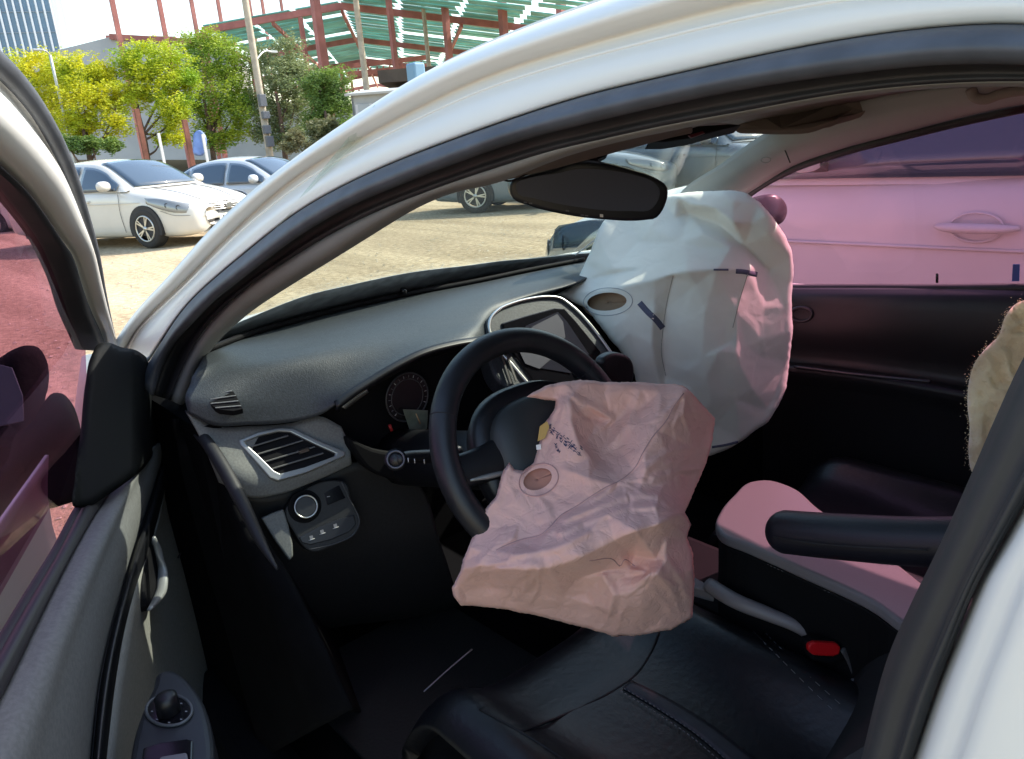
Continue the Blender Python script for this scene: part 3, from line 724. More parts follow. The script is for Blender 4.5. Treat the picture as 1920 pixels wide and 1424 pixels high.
from_data('hub_pad', v, f, HUBM, sw)
rows2 = [[swl(0.118*s*superell(a)[0], 0.107*s*superell(a)[1]-0.006, h) for a in angs] for s, h in ((0.2, 0.004), (0.8, 0.006), (0.95, 0.002), (1.0, -0.012), (0.9, -0.04))]
v = np.array(rows2).reshape(-1, 3)
f = [(i*n_+j, i*n_+(j+1) % n_, (i+1)*n_+(j+1) % n_, (i+1)*n_+j) for i in range(len(rows2)-1) for j in range(n_)]
f.append(tuple(range(n_))[::-1])
from_data('hub_base', v, f, BLACK, sw)
def spoke(name, l0, u0, l1, u1, w0, w1, m):
    d = np.array([l1-l0, u1-u0]); L = np.hypot(*d); d /= L; q = np.array([-d[1], d[0]])
    rows = []
    for k in np.linspace(0, 1, 7):
        c = np.array([l0, u0])+d*L*k; wd = w0*(1-k)+w1*k+0.006*(2*k-1)**2; h = 0.012*(1-k)
        rows.append([swl(c[0]+q[0]*s*wd, c[1]+q[1]*s*wd, h+zz) for s, zz in ((-1, -0.012), (-0.9, 0.0), (-.5, .006), (0, 0.008), (.5, .006), (0.9, 0.0), (1, -0.012))])
    o = grid(name, rows, 14, m, sw, 0.006, sub=2); return o
spoke('spoke', 0.075, 0.004, 0.160, 0.008, 0.030, 0.022, BLACK)
spoke('spoke', -0.075, 0.004, -0.160, 0.008, 0.034, 0.030, BLACK)
spoke('spoke', 0.045, -0.07, 0.062, -0.158, 0.014, 0.014, BLACK)
spoke('spoke', -0.045, -0.07, -0.062, -0.158, 0.014, 0.014, BLACK)
tube('spoke_trim', [swl(0.080, -0.018, 0.014), swl(0.11, -0.014, 0.011), swl(0.145, -0.008, 0.006)], [0.003, 0.0045, 0.002], SILVER, sw, n=12, seg=8)
for i in range(3):
    plate('wheel_button', [SWC+swl(-0.118+dx, 0.014-0.014*i+dy, 0.017) for dx, dy in ((-.012, -.005), (.012, -.005), (.012, .005), (-.012, .005))], 0.006, BLACK, None, 0.001).parent = car
bt = bpy.data.objects
tube('button_highlight', [SWC+swl(-0.096, 0.024, .019), SWC+swl(-0.116, 0.026, .017)], 0.002, CHROME, car, seg=6)

# ------------------------------------------------------------------ centre screen
stack = empty('centre_stack'); stack.parent = car
SO = [(912, 620), (915, 598), (930, 580), (960, 567), (997, 558), (1030, 555), (1050, 557), (1078, 574), (1105, 600), (1130, 632), (1153, 665), (1100, 740), (1000, 740), (940, 720)]
nC = np.array([-0.80, 0.12, 0.59]); nC /= np.linalg.norm(nC)
qC = at_x((1040, 600), 0.365)
def cpt(p, off=0.0): return atp(p, qC+nC*off, nC)
plate('stack_housing', [cpt(p) for p in SO], 0.05, DASH, stack, 0.008, smooth=True, n=64, seg=3)
tube('stack_chrome_frame', [cpt(p, .002) for p in [(1012, 745), (965, 690), (925, 640), (917, 616), (920, 598), (934, 582), (962, 569), (998, 560), (1030, 557), (1048, 559), (1074, 576), (1102, 604), (1128, 637), (1150, 668)]], 0.0035, CHROME, stack, n=70, seg=8)
plate('screen_bezel', [cpt(p, .004) for p in [(940, 606), (985, 592), (1040, 577), (1058, 578), (1080, 602), (1128, 660), (1110, 720), (1010, 730), (960, 660)]], 0.01, GLOSS, stack, 0.003)
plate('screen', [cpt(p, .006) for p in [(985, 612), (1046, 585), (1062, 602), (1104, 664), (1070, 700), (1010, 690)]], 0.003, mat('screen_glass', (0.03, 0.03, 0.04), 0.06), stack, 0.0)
plate('screen_painted_glare', [cpt(p, .0072) for p in [(1000, 612), (1045, 589), (1056, 604), (1060, 632), (1040, 668), (1012, 692), (985, 682), (972, 655), (985, 625)]], 0.001, mat('pale_glare', (0.10, 0.10, 0.115), 0.25), stack, 0.0)  # pale plate stands in for sky reflected in the screen
for a, c in [((936, 655), (958, 720)), ((944, 650), (968, 715))]:
    beam('stack_trim_strip', cpt(a, .006), cpt(c, .006), 0.004, 0.004, CHROME, stack)

# ------------------------------------------------------------------ rear view mirror
mir_ = empty('rearview_mirror'); mir_.parent = car
cM = at_d((1105, 362), 1.20)
nM = np.array([-0.80, 0.55, -0.10]); nM /= np.linalg.norm(nM)
def mp(p, off=0.0): return atp(p, cM+nM*off, nM)
MO = [(956, 348), (960, 340), (985, 332), (1046, 318), (1075, 306), (1100, 304), (1150, 311), (1192, 322), (1236, 338), (1253, 352), (1254, 366), (1249, 385), (1240, 402), (1231, 411), (1214, 414), (1130, 413), (1055, 403), (983, 384), (964, 376), (957, 364)]
plate('mirror_housing', [mp(p) for p in MO], 0.035, mat('mirror_black', (0.008, 0.009, 0.014), 0.35), mir_, 0.006, smooth=True, n=80, seg=3)
MG = [(968, 344), (990, 335), (1048, 325), (1080, 318), (1140, 320), (1190, 329), (1228, 344), (1237, 356), (1233, 378), (1222, 392), (1180, 396), (1080, 388), (1000, 372), (972, 364)]
plate('mirror_glass', [mp(p, .0012) for p in MG], 0.001, mat('mirror_dark_glass', (0.065, 0.073, 0.10), 0.3, metal=0.0, spec=0.15), mir_, 0.0, smooth=True, n=60)
for x, y in [(985, 380), (995, 382), (1064, 396), (1092, 404), (1100, 405)]:
    plate('mirror_button', [mp((x+dx, y+dy), .0012) for dx, dy in ((-3, -1.5), (3, -1), (3, 1.5), (-3, 1))], 0.001, mat('dim_print', (.10, .10, .12), .5), mir_, 0)
plate('mirror_indicator', [mp((1128+dx, 405+dy), .0014) for dx, dy in ((-3, -3), (3, -2.5), (3, 3), (-3, 2.5))], 0.001, MARK, mir_, 0)
ma = at_d((1110, 305), 1.22)
tube('mirror_arm', [ma, ma+np.array([0.035, 0.0, 0.012]), np.array([wind_x(ma[1], ma[2]+.03)-.01, ma[1], ma[2]+.03])], 0.013, BLACKD, mir_, n=10)
plate('mirror_mount_cover', [at_d(p, 1.27) for p in [(1048, 318), (1098, 296), (1130, 283), (1142, 288), (1120, 300), (1112, 312)]], 0.03, BLACKD, mir_, 0.004)
# translucent blue grey patch with pale edges inside the glass, at the passenger side
plate('glass_patch', [wpt(p)+np.array([-.012, 0, 0]) for p in [(1034, 432), (1042, 424), (1100, 414), (1138, 414), (1100, 440), (1076, 464), (1030, 466)]], 0.002, glass('glass_patch_film', (0.42, 0.50, 0.58), 0.05, .10, (.5, .55, .6)), car, 0)
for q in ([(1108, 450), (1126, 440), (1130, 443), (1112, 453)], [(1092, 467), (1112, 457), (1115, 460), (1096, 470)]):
    plate('glass_patch_panel', [wpt(p)+np.array([-.012, 0, 0]) for p in q], 0.002, mat('patch_green_grey', (0.20, 0.24, 0.18), .6), car, 0)
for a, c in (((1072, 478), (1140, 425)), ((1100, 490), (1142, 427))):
    beam('glass_patch_edge', wpt(a)+np.array([-.014, 0, 0]), wpt(c)+np.array([-.014, 0, 0]), .003, .003, MARK, car)

# ------------------------------------------------------------------ far door with pink film
fd = empty('passenger_door'); fd.parent = car
FG = [(1378, 392), (1405, 366), (1487, 318), (1575, 288), (1700, 255), (1800, 230), (1920, 204), (2090, 172), (2090, 540), (1700, 545), (1470, 545), (1380, 470)]
def fyz(p, off=0.0):                       # leaning glass plane of the far door
    return atp(p, (0, -0.70+off, 0.98), (0, 1, -0.36))
def fw(x, z): return np.array([x, -0.70+0.36*(z-0.98), z])
plate('window_glass', [fyz(p) for p in FG[:6]]+[fw(-.40, 1.355), fw(-.80, 1.37), fw(-.80, .97)]+[fyz(p) for p in FG[-3:]], 0.004, PINKG, fd, 0)
plate('rear_door_pillar', [fw(-.78, .9)+np.array([0, -.01, 0]), fw(-.78, 1.40)+np.array([0, -.01, 0]), fw(-.93, 1.40)+np.array([0, -.01, 0]), fw(-.93, .9)+np.array([0, -.01, 0])], .03, RUBBER_D, car, .004)
box('far_rail_sun_block', (-1.0, -.585, 1.375), (1.26, .07, .125), TRIM, car, bev=.015)  # added out of view; low edge keeps sun off the driver seat
box('near_roof_rail', (-1.30, .548, 1.40), (1.16, .05, .06), PAINT, car, bev=.02)
box('rear_door_panel', (-1.2, -.72, .80), (.9, .05, .62), BLACKD, car)
box('front_door_extension', (-.72, -.70, .66), (.4, .06, .64), BLACKD, fd)
grid('window_sill', [np.array([fyz(p, .000) for p in [(1440, 534), (1600, 533), (1760, 533), (1920, 531), (2090, 529)]]), np.array([fyz(p, .02) for p in [(1440, 537), (1600, 536), (1760, 536), (1920, 534), (2090, 532)]]), np.array([fyz(p, .03) for p in [(1440, 545), (1600, 545), (1760, 545), (1920, 544), (2090, 542)]])], 30, RUBBER_D, fd, 0.01)
DR = [[(1430, 540, -.68), (1600, 540, -.68), (1760, 540, -.68), (1920, 538, -.68), (2090, 536, -.68)],
      [(1430, 556, -.655), (1600, 556, -.655), (1760, 556, -.655), (1920, 556, -.655), (2090, 556, -.655)],
      [(1430, 610, -.64), (1600, 612, -.64), (1760, 620, -.64), (1920, 630, -.64), (2090, 640, -.64)],
      [(1430, 672, -.655), (1600, 690, -.655), (1760, 716, -.655), (1920, 745, -.655), (2090, 770, -.655)],
      [(1430, 684, -.60), (1600, 704, -.60), (1760, 730, -.60), (1920, 760, -.60), (2090, 790, -.60)],
      [(1430, 720, -.615), (1600, 740, -.615), (1760, 770, -.615), (1920, 800, -.615), (2090, 840, -.615)],
      [(1430, 1000, -.64), (1600, 1000, -.64), (1760, 1020, -.64), (1920, 1050, -.64), (2090, 1090, -.64)],
      [(1430, 1250, -.64), (1600, 1250, -.64), (1760, 1250, -.64), (1920, 1250, -.64), (2090, 1250, -.64)]]
DTR = mat('door_trim_black', (0.006, 0.006, 0.0085), 0.5, bump=(600, .15, .0006), var=(10, .2))
grid('door_trim_panel', [np.array([at_y(p[:2], p[2]) for p in r_]) for r_ in DR], 40, DTR, fd, 0.03, sub=4)
tube('armrest_edge', [at_y(p, -.597) for p in [(1490, 688), (1600, 702), (1700, 712), (1744, 716)]], 0.004, mat('edge_dim', (.03, .028, .034), .3), fd, n=24)
tube('door_pull_ring', [at_y((1502+20*math.cos(a), 590+13*math.sin(a)), -.638) for a in np.linspace(0, 2*math.pi, 25)[:-1]], 0.004, mat('pull_black', (.02, .018, .024), .3), fd, closed=True)
tube('lock_pin', [fyz((1757, 530), .012), fyz((1757, 514), .012)], 0.0028, GLOSS, fd, seg=8)
plate('window_sticker', [fyz(p, .006) for p in [(1899, 496), (1912, 496), (1911, 528), (1897, 528)]], 0.001, mat('blue_sticker', (0.06, .10, .35), .5), fd, 0)
box('outer_skin', (0.02, -0.77, 0.62), (1.35, 0.03, 0.62), PAINT, fd, bev=0.01)
# far door mirror outside
fm = relief('far_door_mirror', np.array([(1404, 376), (1430, 366), (1455, 366), (1472, 380), (1476, 396), (1466, 418), (1448, 424), (1420, 420)], float), lambda P: 2.08-0.02*np.sin(np.clip((P[:, 0]-1404)/72, 0, 1)*math.pi), 0.10, 6, mat('mirror_cap_dark', (0.05, 0.035, 0.045), .3), car, rim=20)

# ------------------------------------------------------------------ seats
seat = empty('driver_seat'); seat.parent = car
def zc(x, y):
    """cushion height: centre pan, raised bolsters, rolled front edge"""
    yy = y-0.36
    z = 0.548-0.02*np.exp(-(yy/0.16)**4)+0.024*np.exp(-((abs(yy)-0.192)/0.042)**2)
    if abs(yy) > 0.225: z -= ((abs(yy)-0.225)/0.04)**2*0.035
    z -= 0.03*min(1, max(0, -x-0.10)/0.3)*np.exp(-(yy/0.15)**4)
    if x > -0.02: z -= ((x+0.02)/0.09)**2*0.06
    return z
rows = []
for x in np.concatenate([np.linspace(-0.52, -0.02, 20), np.linspace(0.0, 0.10, 10)]):
    rows.append([np.array([x, y, zc(x, y)]) for y in np.linspace(0.115, 0.61, 34)])
rows.append([r_+np.array([0.0, 0, -0.12]) for r_ in rows[-1]])
grid('seat_cushion', rows, 60, LEATHER, seat, 0.03, sub=2, k_smooth=False)
def drape(p, lift=0.0):
    for z in np.arange(.66, .40, -.0008):
        q = at_z(p, z)
        if z <= zc(q[0], q[1])+lift: break
    return at_z(p, z)
for L, r_ in (([(978, 1372), (1060, 1340), (1140, 1302), (1190, 1268), (1220, 1225), (1236, 1185)], .0022), ([(900, 1330), (940, 1352), (978, 1374), (1020, 1400), (1080, 1440)], .0022)):
    tube('seat_seam', [drape(p, .0) for p in L], r_, mat('seam_dark', (.004, .004, .005), .7), seat, n=36, seg=6)
grid('stitched_band', [np.array([drape(p, .003) for p in [(1168, 1290), (1230, 1326), (1300, 1372), (1380, 1440)]]), np.array([drape(p, .005) for p in [(1176, 1282), (1244, 1318), (1318, 1364), (1400, 1432)]]), np.array([drape(p, .003) for p in [(1184, 1275), (1258, 1312), (1338, 1362), (1418, 1424)]])], 30, mat('band_grey', (0.030, 0.030, 0.036), .5, var=(40, .2)), seat, 0.003, sub=2)
for L in ([(1170, 1291), (1232, 1328), (1302, 1374), (1382, 1442)], [(1164, 1296), (1224, 1333), (1294, 1380), (1370, 1445)]):
    Q = resample(np.array([drape(p, .004) for p in L]), 54)
    for a, c in zip(Q[:-1:2], Q[1::2]): tube('stitch', [a, c], 0.0008, STITCH, seat, seg=5)
for L in ([(1300, 1108), (1380, 1152), (1460, 1212), (1530, 1280), (1575, 1320)], [(1300, 1122), (1372, 1164), (1450, 1222), (1518, 1290), (1560, 1330)]):
    Q = resample(np.array([drape(p, .001) for p in L]), 70)
    for a, c in zip(Q[:-1:2], Q[1::2]): tube('stitch', [a, c], 0.0006, STITCH, seat, seg=5)
box('seat_base', (-0.26, 0.36, 0.38), (0.50, 0.40, 0.18), CARPET, seat, bev=0.03)
tube('slide_bar', [at_z(p, .46) for p in [(795, 1297), (840, 1256), (885, 1218)]], 0.0013, mat('bar_steel', (.20, .20, .23), .4, metal=.3), seat, n=10, seg=8)
# backrest seen edge-on behind the pillar
BK = mat('seat_back_cloth', (0.007, 0.007, 0.009), .8, bump=(500, .2, .001))
bk = []
for z, x in ((0.50, -0.41), (0.62, -0.47), (0.80, -0.59), (1.0, -0.73), (1.12, -0.82)):
    bk.append([np.array([x+0.05*(abs(y-0.37)/0.24)**3, y, z]) for y in np.linspace(0.61, 0.125, 20)])
grid('backrest', bk, 30, BK, seat, 0.11, sub=4)
box('headrest', (-0.96, 0.37, 1.20), (0.09, 0.26, 0.17), BK, seat, bev=0.035)
# seat arm: rounded padded bar
AR = [at_y(p, .155) for p in [(1476, 998), (1530, 1003), (1620, 1010), (1720, 1016), (1840, 1018)]]
AQ = resample(np.array(AR)+0, 60); ds_ = (AQ[0]-AQ[6])/np.linalg.norm(AQ[0]-AQ[6]); AQ = np.vstack([[AQ[0]+ds_*k for k in np.linspace(.030, .002, 10)], AQ])
rad_ = np.r_[[.0318*math.sqrt(max(.004, 1-(k/.0302)**2)) for k in np.linspace(.030, .002, 10)], np.full(60, .0318)]
tube('armrest_bar', AQ, list(rad_), mat('arm_leather', (0.008, 0.008, 0.014), .45, bump=(260, .2, .001)), seat, seg=24, flat=0.98)
tube('armrest_seam', [at_y(p, .1915) for p in [(1450, 1008), (1530, 1020), (1620, 1027), (1740, 1032)]], 0.0009, RUBBER_D, seat, n=26, seg=6)
# passenger seat + sheepskin
ps = empty('passenger_seat'); ps.parent = car
rows = []
for x in np.linspace(-0.52, 0.06, 18):
    rows.append([np.array([x, y, zc(x, y+0.74)]) for y in np.linspace(-0.61, -0.14, 20)])
rows.append([r_+np.array([.02, 0, -.15]) for r_ in rows[-1]])
grid('seat_cushion', rows, 40, LEATHER, ps, 0.03, sub=2)
bk = []
for z, x in ((0.50, -0.52), (0.62, -0.54), (0.80, -0.60), (1.0, -0.67), (1.12, -0.71)):
    bk.append([np.array([x+0.05*(abs(y+0.38)/0.24)**3, y, z]) for y in np.linspace(-0.22, -0.60, 20)])
grid('backrest', bk, 30, LEATHER, ps, 0.11, sub=4)
# centre console
con = empty('centre_console'); con.parent = car
CT = [(1342, 985), (1350, 958), (1375, 928), (1412, 901), (1440, 899), (1480, 910), (1535, 952), (1620, 1010), (1720, 1085), (1760, 1120), (1700, 1170), (1640, 1130), (1500, 1064), (1400, 1020), (1352, 1000)]
CL = mat('console_leather', (0.19, 0.17, 0.175), .38, bump=(300, .15, .001))
zt = 0.70
ctop = np.array([at_z(p, zt) for p in CT])
plate('console_lid', ctop, 0.020, CL, con, 0.009, smooth=True, n=80, toward=(0, 0, 1), seg=4)
low = resample(ctop, 60, True, True)
cen = low.mean(0)
plate('console_body', [np.array([cen[0]+(p[0]-cen[0])*0.97, cen[1]+(p[1]-cen[1])*0.95, zt-0.021]) for p in low], 0.40, BLACKD, con, 0.004, toward=(0, 0, 1))
Q = resample(np.array([at_z(p, zt-.024) for p in [(1342, 1000), (1400, 1036), (1500, 1083), (1640, 1146)]])+np.array([0, .004, 0]), 90)
for a, c in zip(Q[:-1:2], Q[1::2]): tube('stitch', [a, c], 0.0007, STITCH, con, seg=5)
box('tunnel', (0.1, -0.0, 0.40), (0.9, 0.2, 0.28), BLACKD, con, bev=0.03)
# hand brake lever beside the cushion
hb = [at_z(p, z) for p, z in [((1330, 1098), .60), ((1385, 1130), .605), ((1440, 1152), .60), ((1500, 1178), .59), ((1540, 1205), .57)]]
tube('handbrake_lever', hb, [0.013, 0.013, 0.012, 0.010, 0.009], mat('lever_grey', (0.22, 0.19, 0.19), .45), con, n=24, seg=14)
plate('console_tray', [at_z(p, .58) for p in [(1290, 1075), (1318, 1090), (1340, 1112), (1290, 1098)]], 0.02, CL, con, 0.003, toward=(0, 0, 1))
# pedals and mat in the footwell
PED = mat('pedal_rubber', (.02, .02, .022), .6)
plate('accelerator_pedal', [np.array([.62, .23, .44]), np.array([.62, .285, .44]), np.array([.56, .285, .33]), np.array([.56, .23, .33])], .02, PED, car, .004, toward=(-1, 0, .6))
plate('brake_pedal', [np.array([.58, .34, .47]), np.array([.58, .44, .47]), np.array([.55, .44, .41]), np.array([.55, .34, .41])], .02, PED, car, .006, toward=(-1, 0, .6))
tube('brake_pedal_arm', [np.array([.58, .39, .45]), np.array([.66, .39, .55]), np.array([.70, .39, .72])], .012, PED, car, n=10)
plate('floor_mat', [np.array([x, y, .292]) for x, y in ((.60, .20), (.60, .60), (.05, .60), (.05, .18))], .01, mat('mat_rubber', (.010, .010, .011), .8, bump=(120, .5, .003)), car, .003, toward=(0, 0, 1))
# belt buckle
bu = empty('seat_belt_buckle'); bu.parent = car
bc = at_d((1546, 1219), 1.13)
plate('release_button', [at_d(p, 1.120) for p in [(1516, 1210), (1528, 1205), (1570, 1207), (1577, 1214), (1575, 1228), (1562, 1232), (1526, 1230), (1516, 1222)]], 0.012, REDB, bu, 0.003, seg=3)
plate('buckle_body', [at_d(p, 1.128) for p in [(1510, 1206), (1528, 1201), (1574, 1204), (1584, 1214), (1590, 1240), (1560, 1246), (1524, 1240)]], 0.03, BLACKD, bu, 0.004)
tube('buckle_stem', [at_d(p, 1.125) for p in [(1580, 1216), (1594, 1240), (1605, 1265), (1612, 1282)]], 0.006, mat('stem_grey', (.07, .06, .06), .6), bu, n=10, flat=.5)
plate('anchor_plate', [at_d(p, 1.115) for p in [(1596, 1276), (1614, 1272), (1618, 1282), (1602, 1290)]], 0.006, mat('anchor_grey', (.2, .18, .18), .5), bu, 0.001)
plate('anchor_plate', [at_d(p, 1.105) for p in [(1564, 1281), (1580, 1286), (1600, 1302), (1594, 1310), (1578, 1298)]], 0.006, MATS['anchor_grey'], bu, 0.001)

# ------------------------------------------------------------------ open front door (hinged at its front edge)
HG = np.array([0.70, 0.79]); OA = math.radians(23)
nO = np.array([math.sin(OA), math.cos(OA), 0.0])           # outward
nOf = np.array([math.sin(OA), math.cos(OA), 0.5]); nOf /= np.linalg.norm(nOf)
def op(p, wi=0.0): return atp(p, np.array([HG[0], HG[1], 0])-nO*wi, nO)       # wi metres towards the cabin
def opf(p, wi=0.0): return atp(p, np.array([HG[0], HG[1], 1.02])-nOf*wi, nOf)
door = empty('driver_door', (HG[0], HG[1], 0)); door.parent = car
def dlink(o):
    o.matrix_parent_inverse = Matrix.Translation((-HG[0], -HG[1], 0)); return o
dO = np.array([-math.cos(OA), math.sin(OA), 0.0])
def dpl(s_, z, wi=0.0): return np.array([HG[0], HG[1], 0])+dO*s_+nO*(-.5*(z-1.02)-wi)+np.array([0, 0, z])
def tailed(P, k, wi):
    """px points of the visible frame, then the rest of the frame round the back edge of the door"""
    front = [opf(p, wi) for p in P]
    T = [(1.09, .93), (1.115, 1.10), (1.115, 1.24), (1.09, 1.34)]
    tl = np.array([dpl(a-k*.06, z-k*.01, wi) for a, z in T]+[front[0]])
    return np.vstack([resample(tl, 21)[:-1], resample(np.array(front), 50)])
F0 = [(-90, 30), (-40, 75), (0, 110), (50, 167), (90, 233), (130, 320), (150, 383), (177, 473), (189, 541), (209, 629), (214, 650)]
F1 = [(-90, 90), (-40, 125), (0, 160), (45, 215), (83, 267), (118, 340), (140, 400), (165, 480), (182, 548), (202, 630), (207, 652)]
F2 = [(-90, 240), (-40, 285), (0, 320), (50, 370), (75, 403), (100, 440), (127, 475), (150, 541), (165, 580), (186, 625), (196, 652)]
F3 = [(-90, 270), (-40, 312), (0, 347), (35, 392), (60, 425), (82, 460), (98, 495), (117, 545), (130, 590), (150, 640), (158, 660)]
T0_, T1_, T2_, T3_ = tailed(F0, 0, 0), tailed(F1, .35, 0), tailed(F2, 1.0, 0), tailed(F3, 1.15, 0)
N60 = [T0_, T1_, T2_, T3_]
def fr(a, b, t_, wi): return N60[a]*(1-t_)+N60[b]*t_-nOf*wi
dlink(grid('window_frame', [fr(0, 0, 0, -.02), fr(0, 0, 0, 0), fr(0, 1, .6, .004), fr(1, 1, 0, 0), fr(1, 2, .3, .014), fr(1, 2, .6, .020), fr(1, 2, .92, .012), fr(2, 2, 0, 0)], 70, PAINT, door, 0.004, sub=3))
dlink(tube('frame_seal', fr(0, 1, .35, .002), 0.007, RUBBER, door, n=70, seg=10))
dlink(grid('glass_run_channel', [fr(2, 2, 0, .004), fr(2, 3, .4, .010), fr(3, 3, 0, -.012)], 70, RUBBER_D, door, 0.004, sub=3))
GL = [(-120, 250), (0, 330), (60, 415), (105, 490), (140, 590), (160, 650), (165, 760), (165, 900), (150, 960), (100, 1050), (0, 1230), (-120, 1420)]
dlink(plate('window_glass', [opf(p, -.006) for p in GL[1:-1]]+[dpl(.80, .90), dpl(1.02, .93), dpl(1.045, 1.12), dpl(1.04, 1.24), dpl(1.01, 1.33)], 0.004, PINKD, door, 0))
# trim: sill lip, upper pad, groove, lower pad
T0 = [(240, 850), (200, 893), (155, 950), (110, 1035), (60, 1118), (0, 1222), (-70, 1345), (-140, 1470)]
T1 = [(255, 862), (214, 912), (172, 975), (125, 1060), (75, 1160), (0, 1315), (-60, 1430), (-100, 1520)]
T2 = [(322, 815), (300, 880), (278, 950), (252, 1025), (228, 1110), (204, 1200), (186, 1290), (172, 1424), (160, 1520)]
T3 = [(327, 818), (318, 880), (302, 950), (280, 1030), (252, 1110), (230, 1200), (214, 1300), (200, 1424), (190, 1520)]
T4 = [(332, 815), (338, 900), (360, 1000), (384, 1110), (405, 1180), (425, 1240), (412, 1330), (420, 1424), (424, 1520)]
DT = mat('door_trim_grey', (0.15, 0.155, 0.155), .75, spec=.2, bump=(650, .3, .0007), var=(200, .12))
DT2 = mat('door_trim_lower', (0.22, 0.22, 0.205), .75, spec=.2, bump=(650, .3, .0007), var=(200, .12))
dlink(tube('window_wiper_seal', [op(p, .022) for p in T0], 0.009, RUBBER_D, door, n=40))
dlink(grid('sill_lip', [np.array([op(p, .028) for p in T0]), np.array([op(p, .040) for p in mixc(T0, T1, .5, 8)]), np.array([op(p, .044) for p in T1])], 40, mat('sill_dark', (0.02, .018, .022), .5), door, 0.004, sub=3))
dlink(grid('upper_trim_pad', [np.array([op(p, .042) for p in T1]), np.array([op(p, .060) for p in mixc(T1, T2, .25, 9)]), np.array([op(p, .068) for p in mixc(T1, T2, .6, 9)]), np.array([op(p, .066) for p in mixc(T1, T2, .9, 9)]), np.array([op(p, .052) for p in T2])], 50, DT, door, 0.006, sub=4))
dlink(tube('trim_groove', [op(p, .052) for p in T2], 0.004, RUBBER_D, door, n=50))
dlink(grid('pull_channel', [np.array([op(p, .052) for p in T2]), np.array([op(p, .070) for p in mixc(T2, T3, .4, 9)]), np.array([op(p, .064) for p in T3])], 50, BLACK, door, 0.006, sub=3))
dlink(grid('lower_trim_pad', [np.array([op(p, .064) for p in T3]), np.array([op(p, .045) for p in mixc(T3, T4, .3, 9)]), np.array([op(p, .050) for p in mixc(T3, T4, .65, 9)]), np.array([op(p, .062) for p in mixc(T3, T4, .92, 9)]), np.array([op(p, .050) for p in T4]), np.array([op(p, .01) for p in T4])], 60, DT2, door, 0.006, sub=4))
dlink(tube('trim_joint', [op(p, .056) for p in [(334, 1046), (341, 1033), (350, 1024), (362, 1016)]], .0016, RUBBER_D, door, n=14, seg=6))
dlink(tube('door_handle', [op(p, .075) for p in [(288, 1008), (298, 1035), (305, 1070), (304, 1100), (294, 1125), (281, 1142)]], [0.003, .007, .009, .009, .007, .004], mat('handle_satin', (.30, .31, .31), .45, metal=.4), door, n=24, seg=14, flat=.7))
dlink(plate('handle_recess', [op(p, .066) for p in [(284, 1015), (294, 1050), (298, 1085), (292, 1120), (278, 1140), (272, 1110), (276, 1050)]], .02, BLACKD, door, .003, smooth=True, n=30))
SAIL = [(186, 645), (205, 643), (226, 651), (255, 657), (276, 672), (290, 700), (298, 740), (301, 790), (300, 825), (290, 848), (268, 880), (236, 905), (200, 930), (165, 950), (140, 952), (140, 900), (150, 820), (160, 720), (170, 670)]
dlink(relief('mirror_sail_trim', np.array(SAIL, float), lambda P: np.array([depth_of(op((x, y), .03+.055*min(1, max(0, (x-150)/100.0))*max(0, 1-max(0, (x-255)/60.0)**2))) for x, y in P]), 0.05, 7, mat('sail_black', (0.0035, .0045, .005), .7, spec=.15, bump=(500, .1, .0006)), door, rim=16))
# switch pod
PO = [(300, 1256), (318, 1253), (340, 1262), (362, 1284), (380, 1312), (392, 1345), (399, 1380), (401, 1440), (398, 1520), (230, 1520), (240, 1430), (252, 1370), (268, 1325), (284, 1290)]
def podz(p, dz=0.0): return at_z(p, 0.752+dz)
dlink(plate('armrest_pod', [podz(p) for p in PO], 0.09, mat('pod_black', (.018, .020, .024), .4, bump=(600, .1, .0005)), door, .008, smooth=True, n=70, toward=(0, 0, 1), seg=3))
kc2 = podz((317, 1334), .002)
dlink(tube('knob_bezel', [podz((317+43*math.cos(a), 1332+29*math.sin(a)), .002) for a in np.linspace(0, 2*math.pi, 33)[:-1]], .0018, mat('bezel_grey', (.08, .085, .09), .35), door, closed=True, seg=8))
dlink(plate('knob_well', [podz((317+40*math.cos(a), 1332+27*math.sin(a)), .0015) for a in np.linspace(0, 2*math.pi, 33)[:-1]], .002, GLOSS, door, 0, toward=(0, 0, 1)))
dlink(tube('mirror_adjust_knob', [kc2, kc2+np.array([0, 0, .020]), kc2+np.array([0, 0, .023])], [.013, .012, .008], BLACK, door, seg=20))
for a in np.linspace(0, 2*math.pi, 9)[:-1]:
    dlink(plate('knob_print', [podz((317+32*math.cos(a)+dx, 1334+21*math.sin(a)+dy), .0024) for dx, dy in ((-2, -1), (2, -1), (2, 1), (-2, 1))], .0004, MATS['faint_print'], door, 0, toward=(0, 0, 1)))
dlink(plate('window_switch', [podz(p, .004) for p in [(268, 1402), (300, 1392), (350, 1385), (362, 1388), (360, 1440), (262, 1450)]], .008, GLOSS, door, .002, toward=(0, 0, 1)))
dlink(plate('window_switch_key', [podz(p, .010) for p in [(300, 1418), (350, 1410), (356, 1440), (290, 1450)]], .01, mat('key_grey', (.14, .13, .14), .4), door, .002, toward=(0, 0, 1)))
# outer skin of the door
sk = []
for z, wi in ((0.86, -.12), (0.78, -.14), (0.6, -.14), (0.35, -.10)):
    sk.append([np.array([HG[0]-math.cos(OA)*s_, HG[1]+math.sin(OA)*s_, z])-nO*wi for s_ in np.linspace(0.0, 1.05, 12)])
dlink(grid('outer_skin', sk, 20, PAINT, door, .006, sub=3, flip=True))
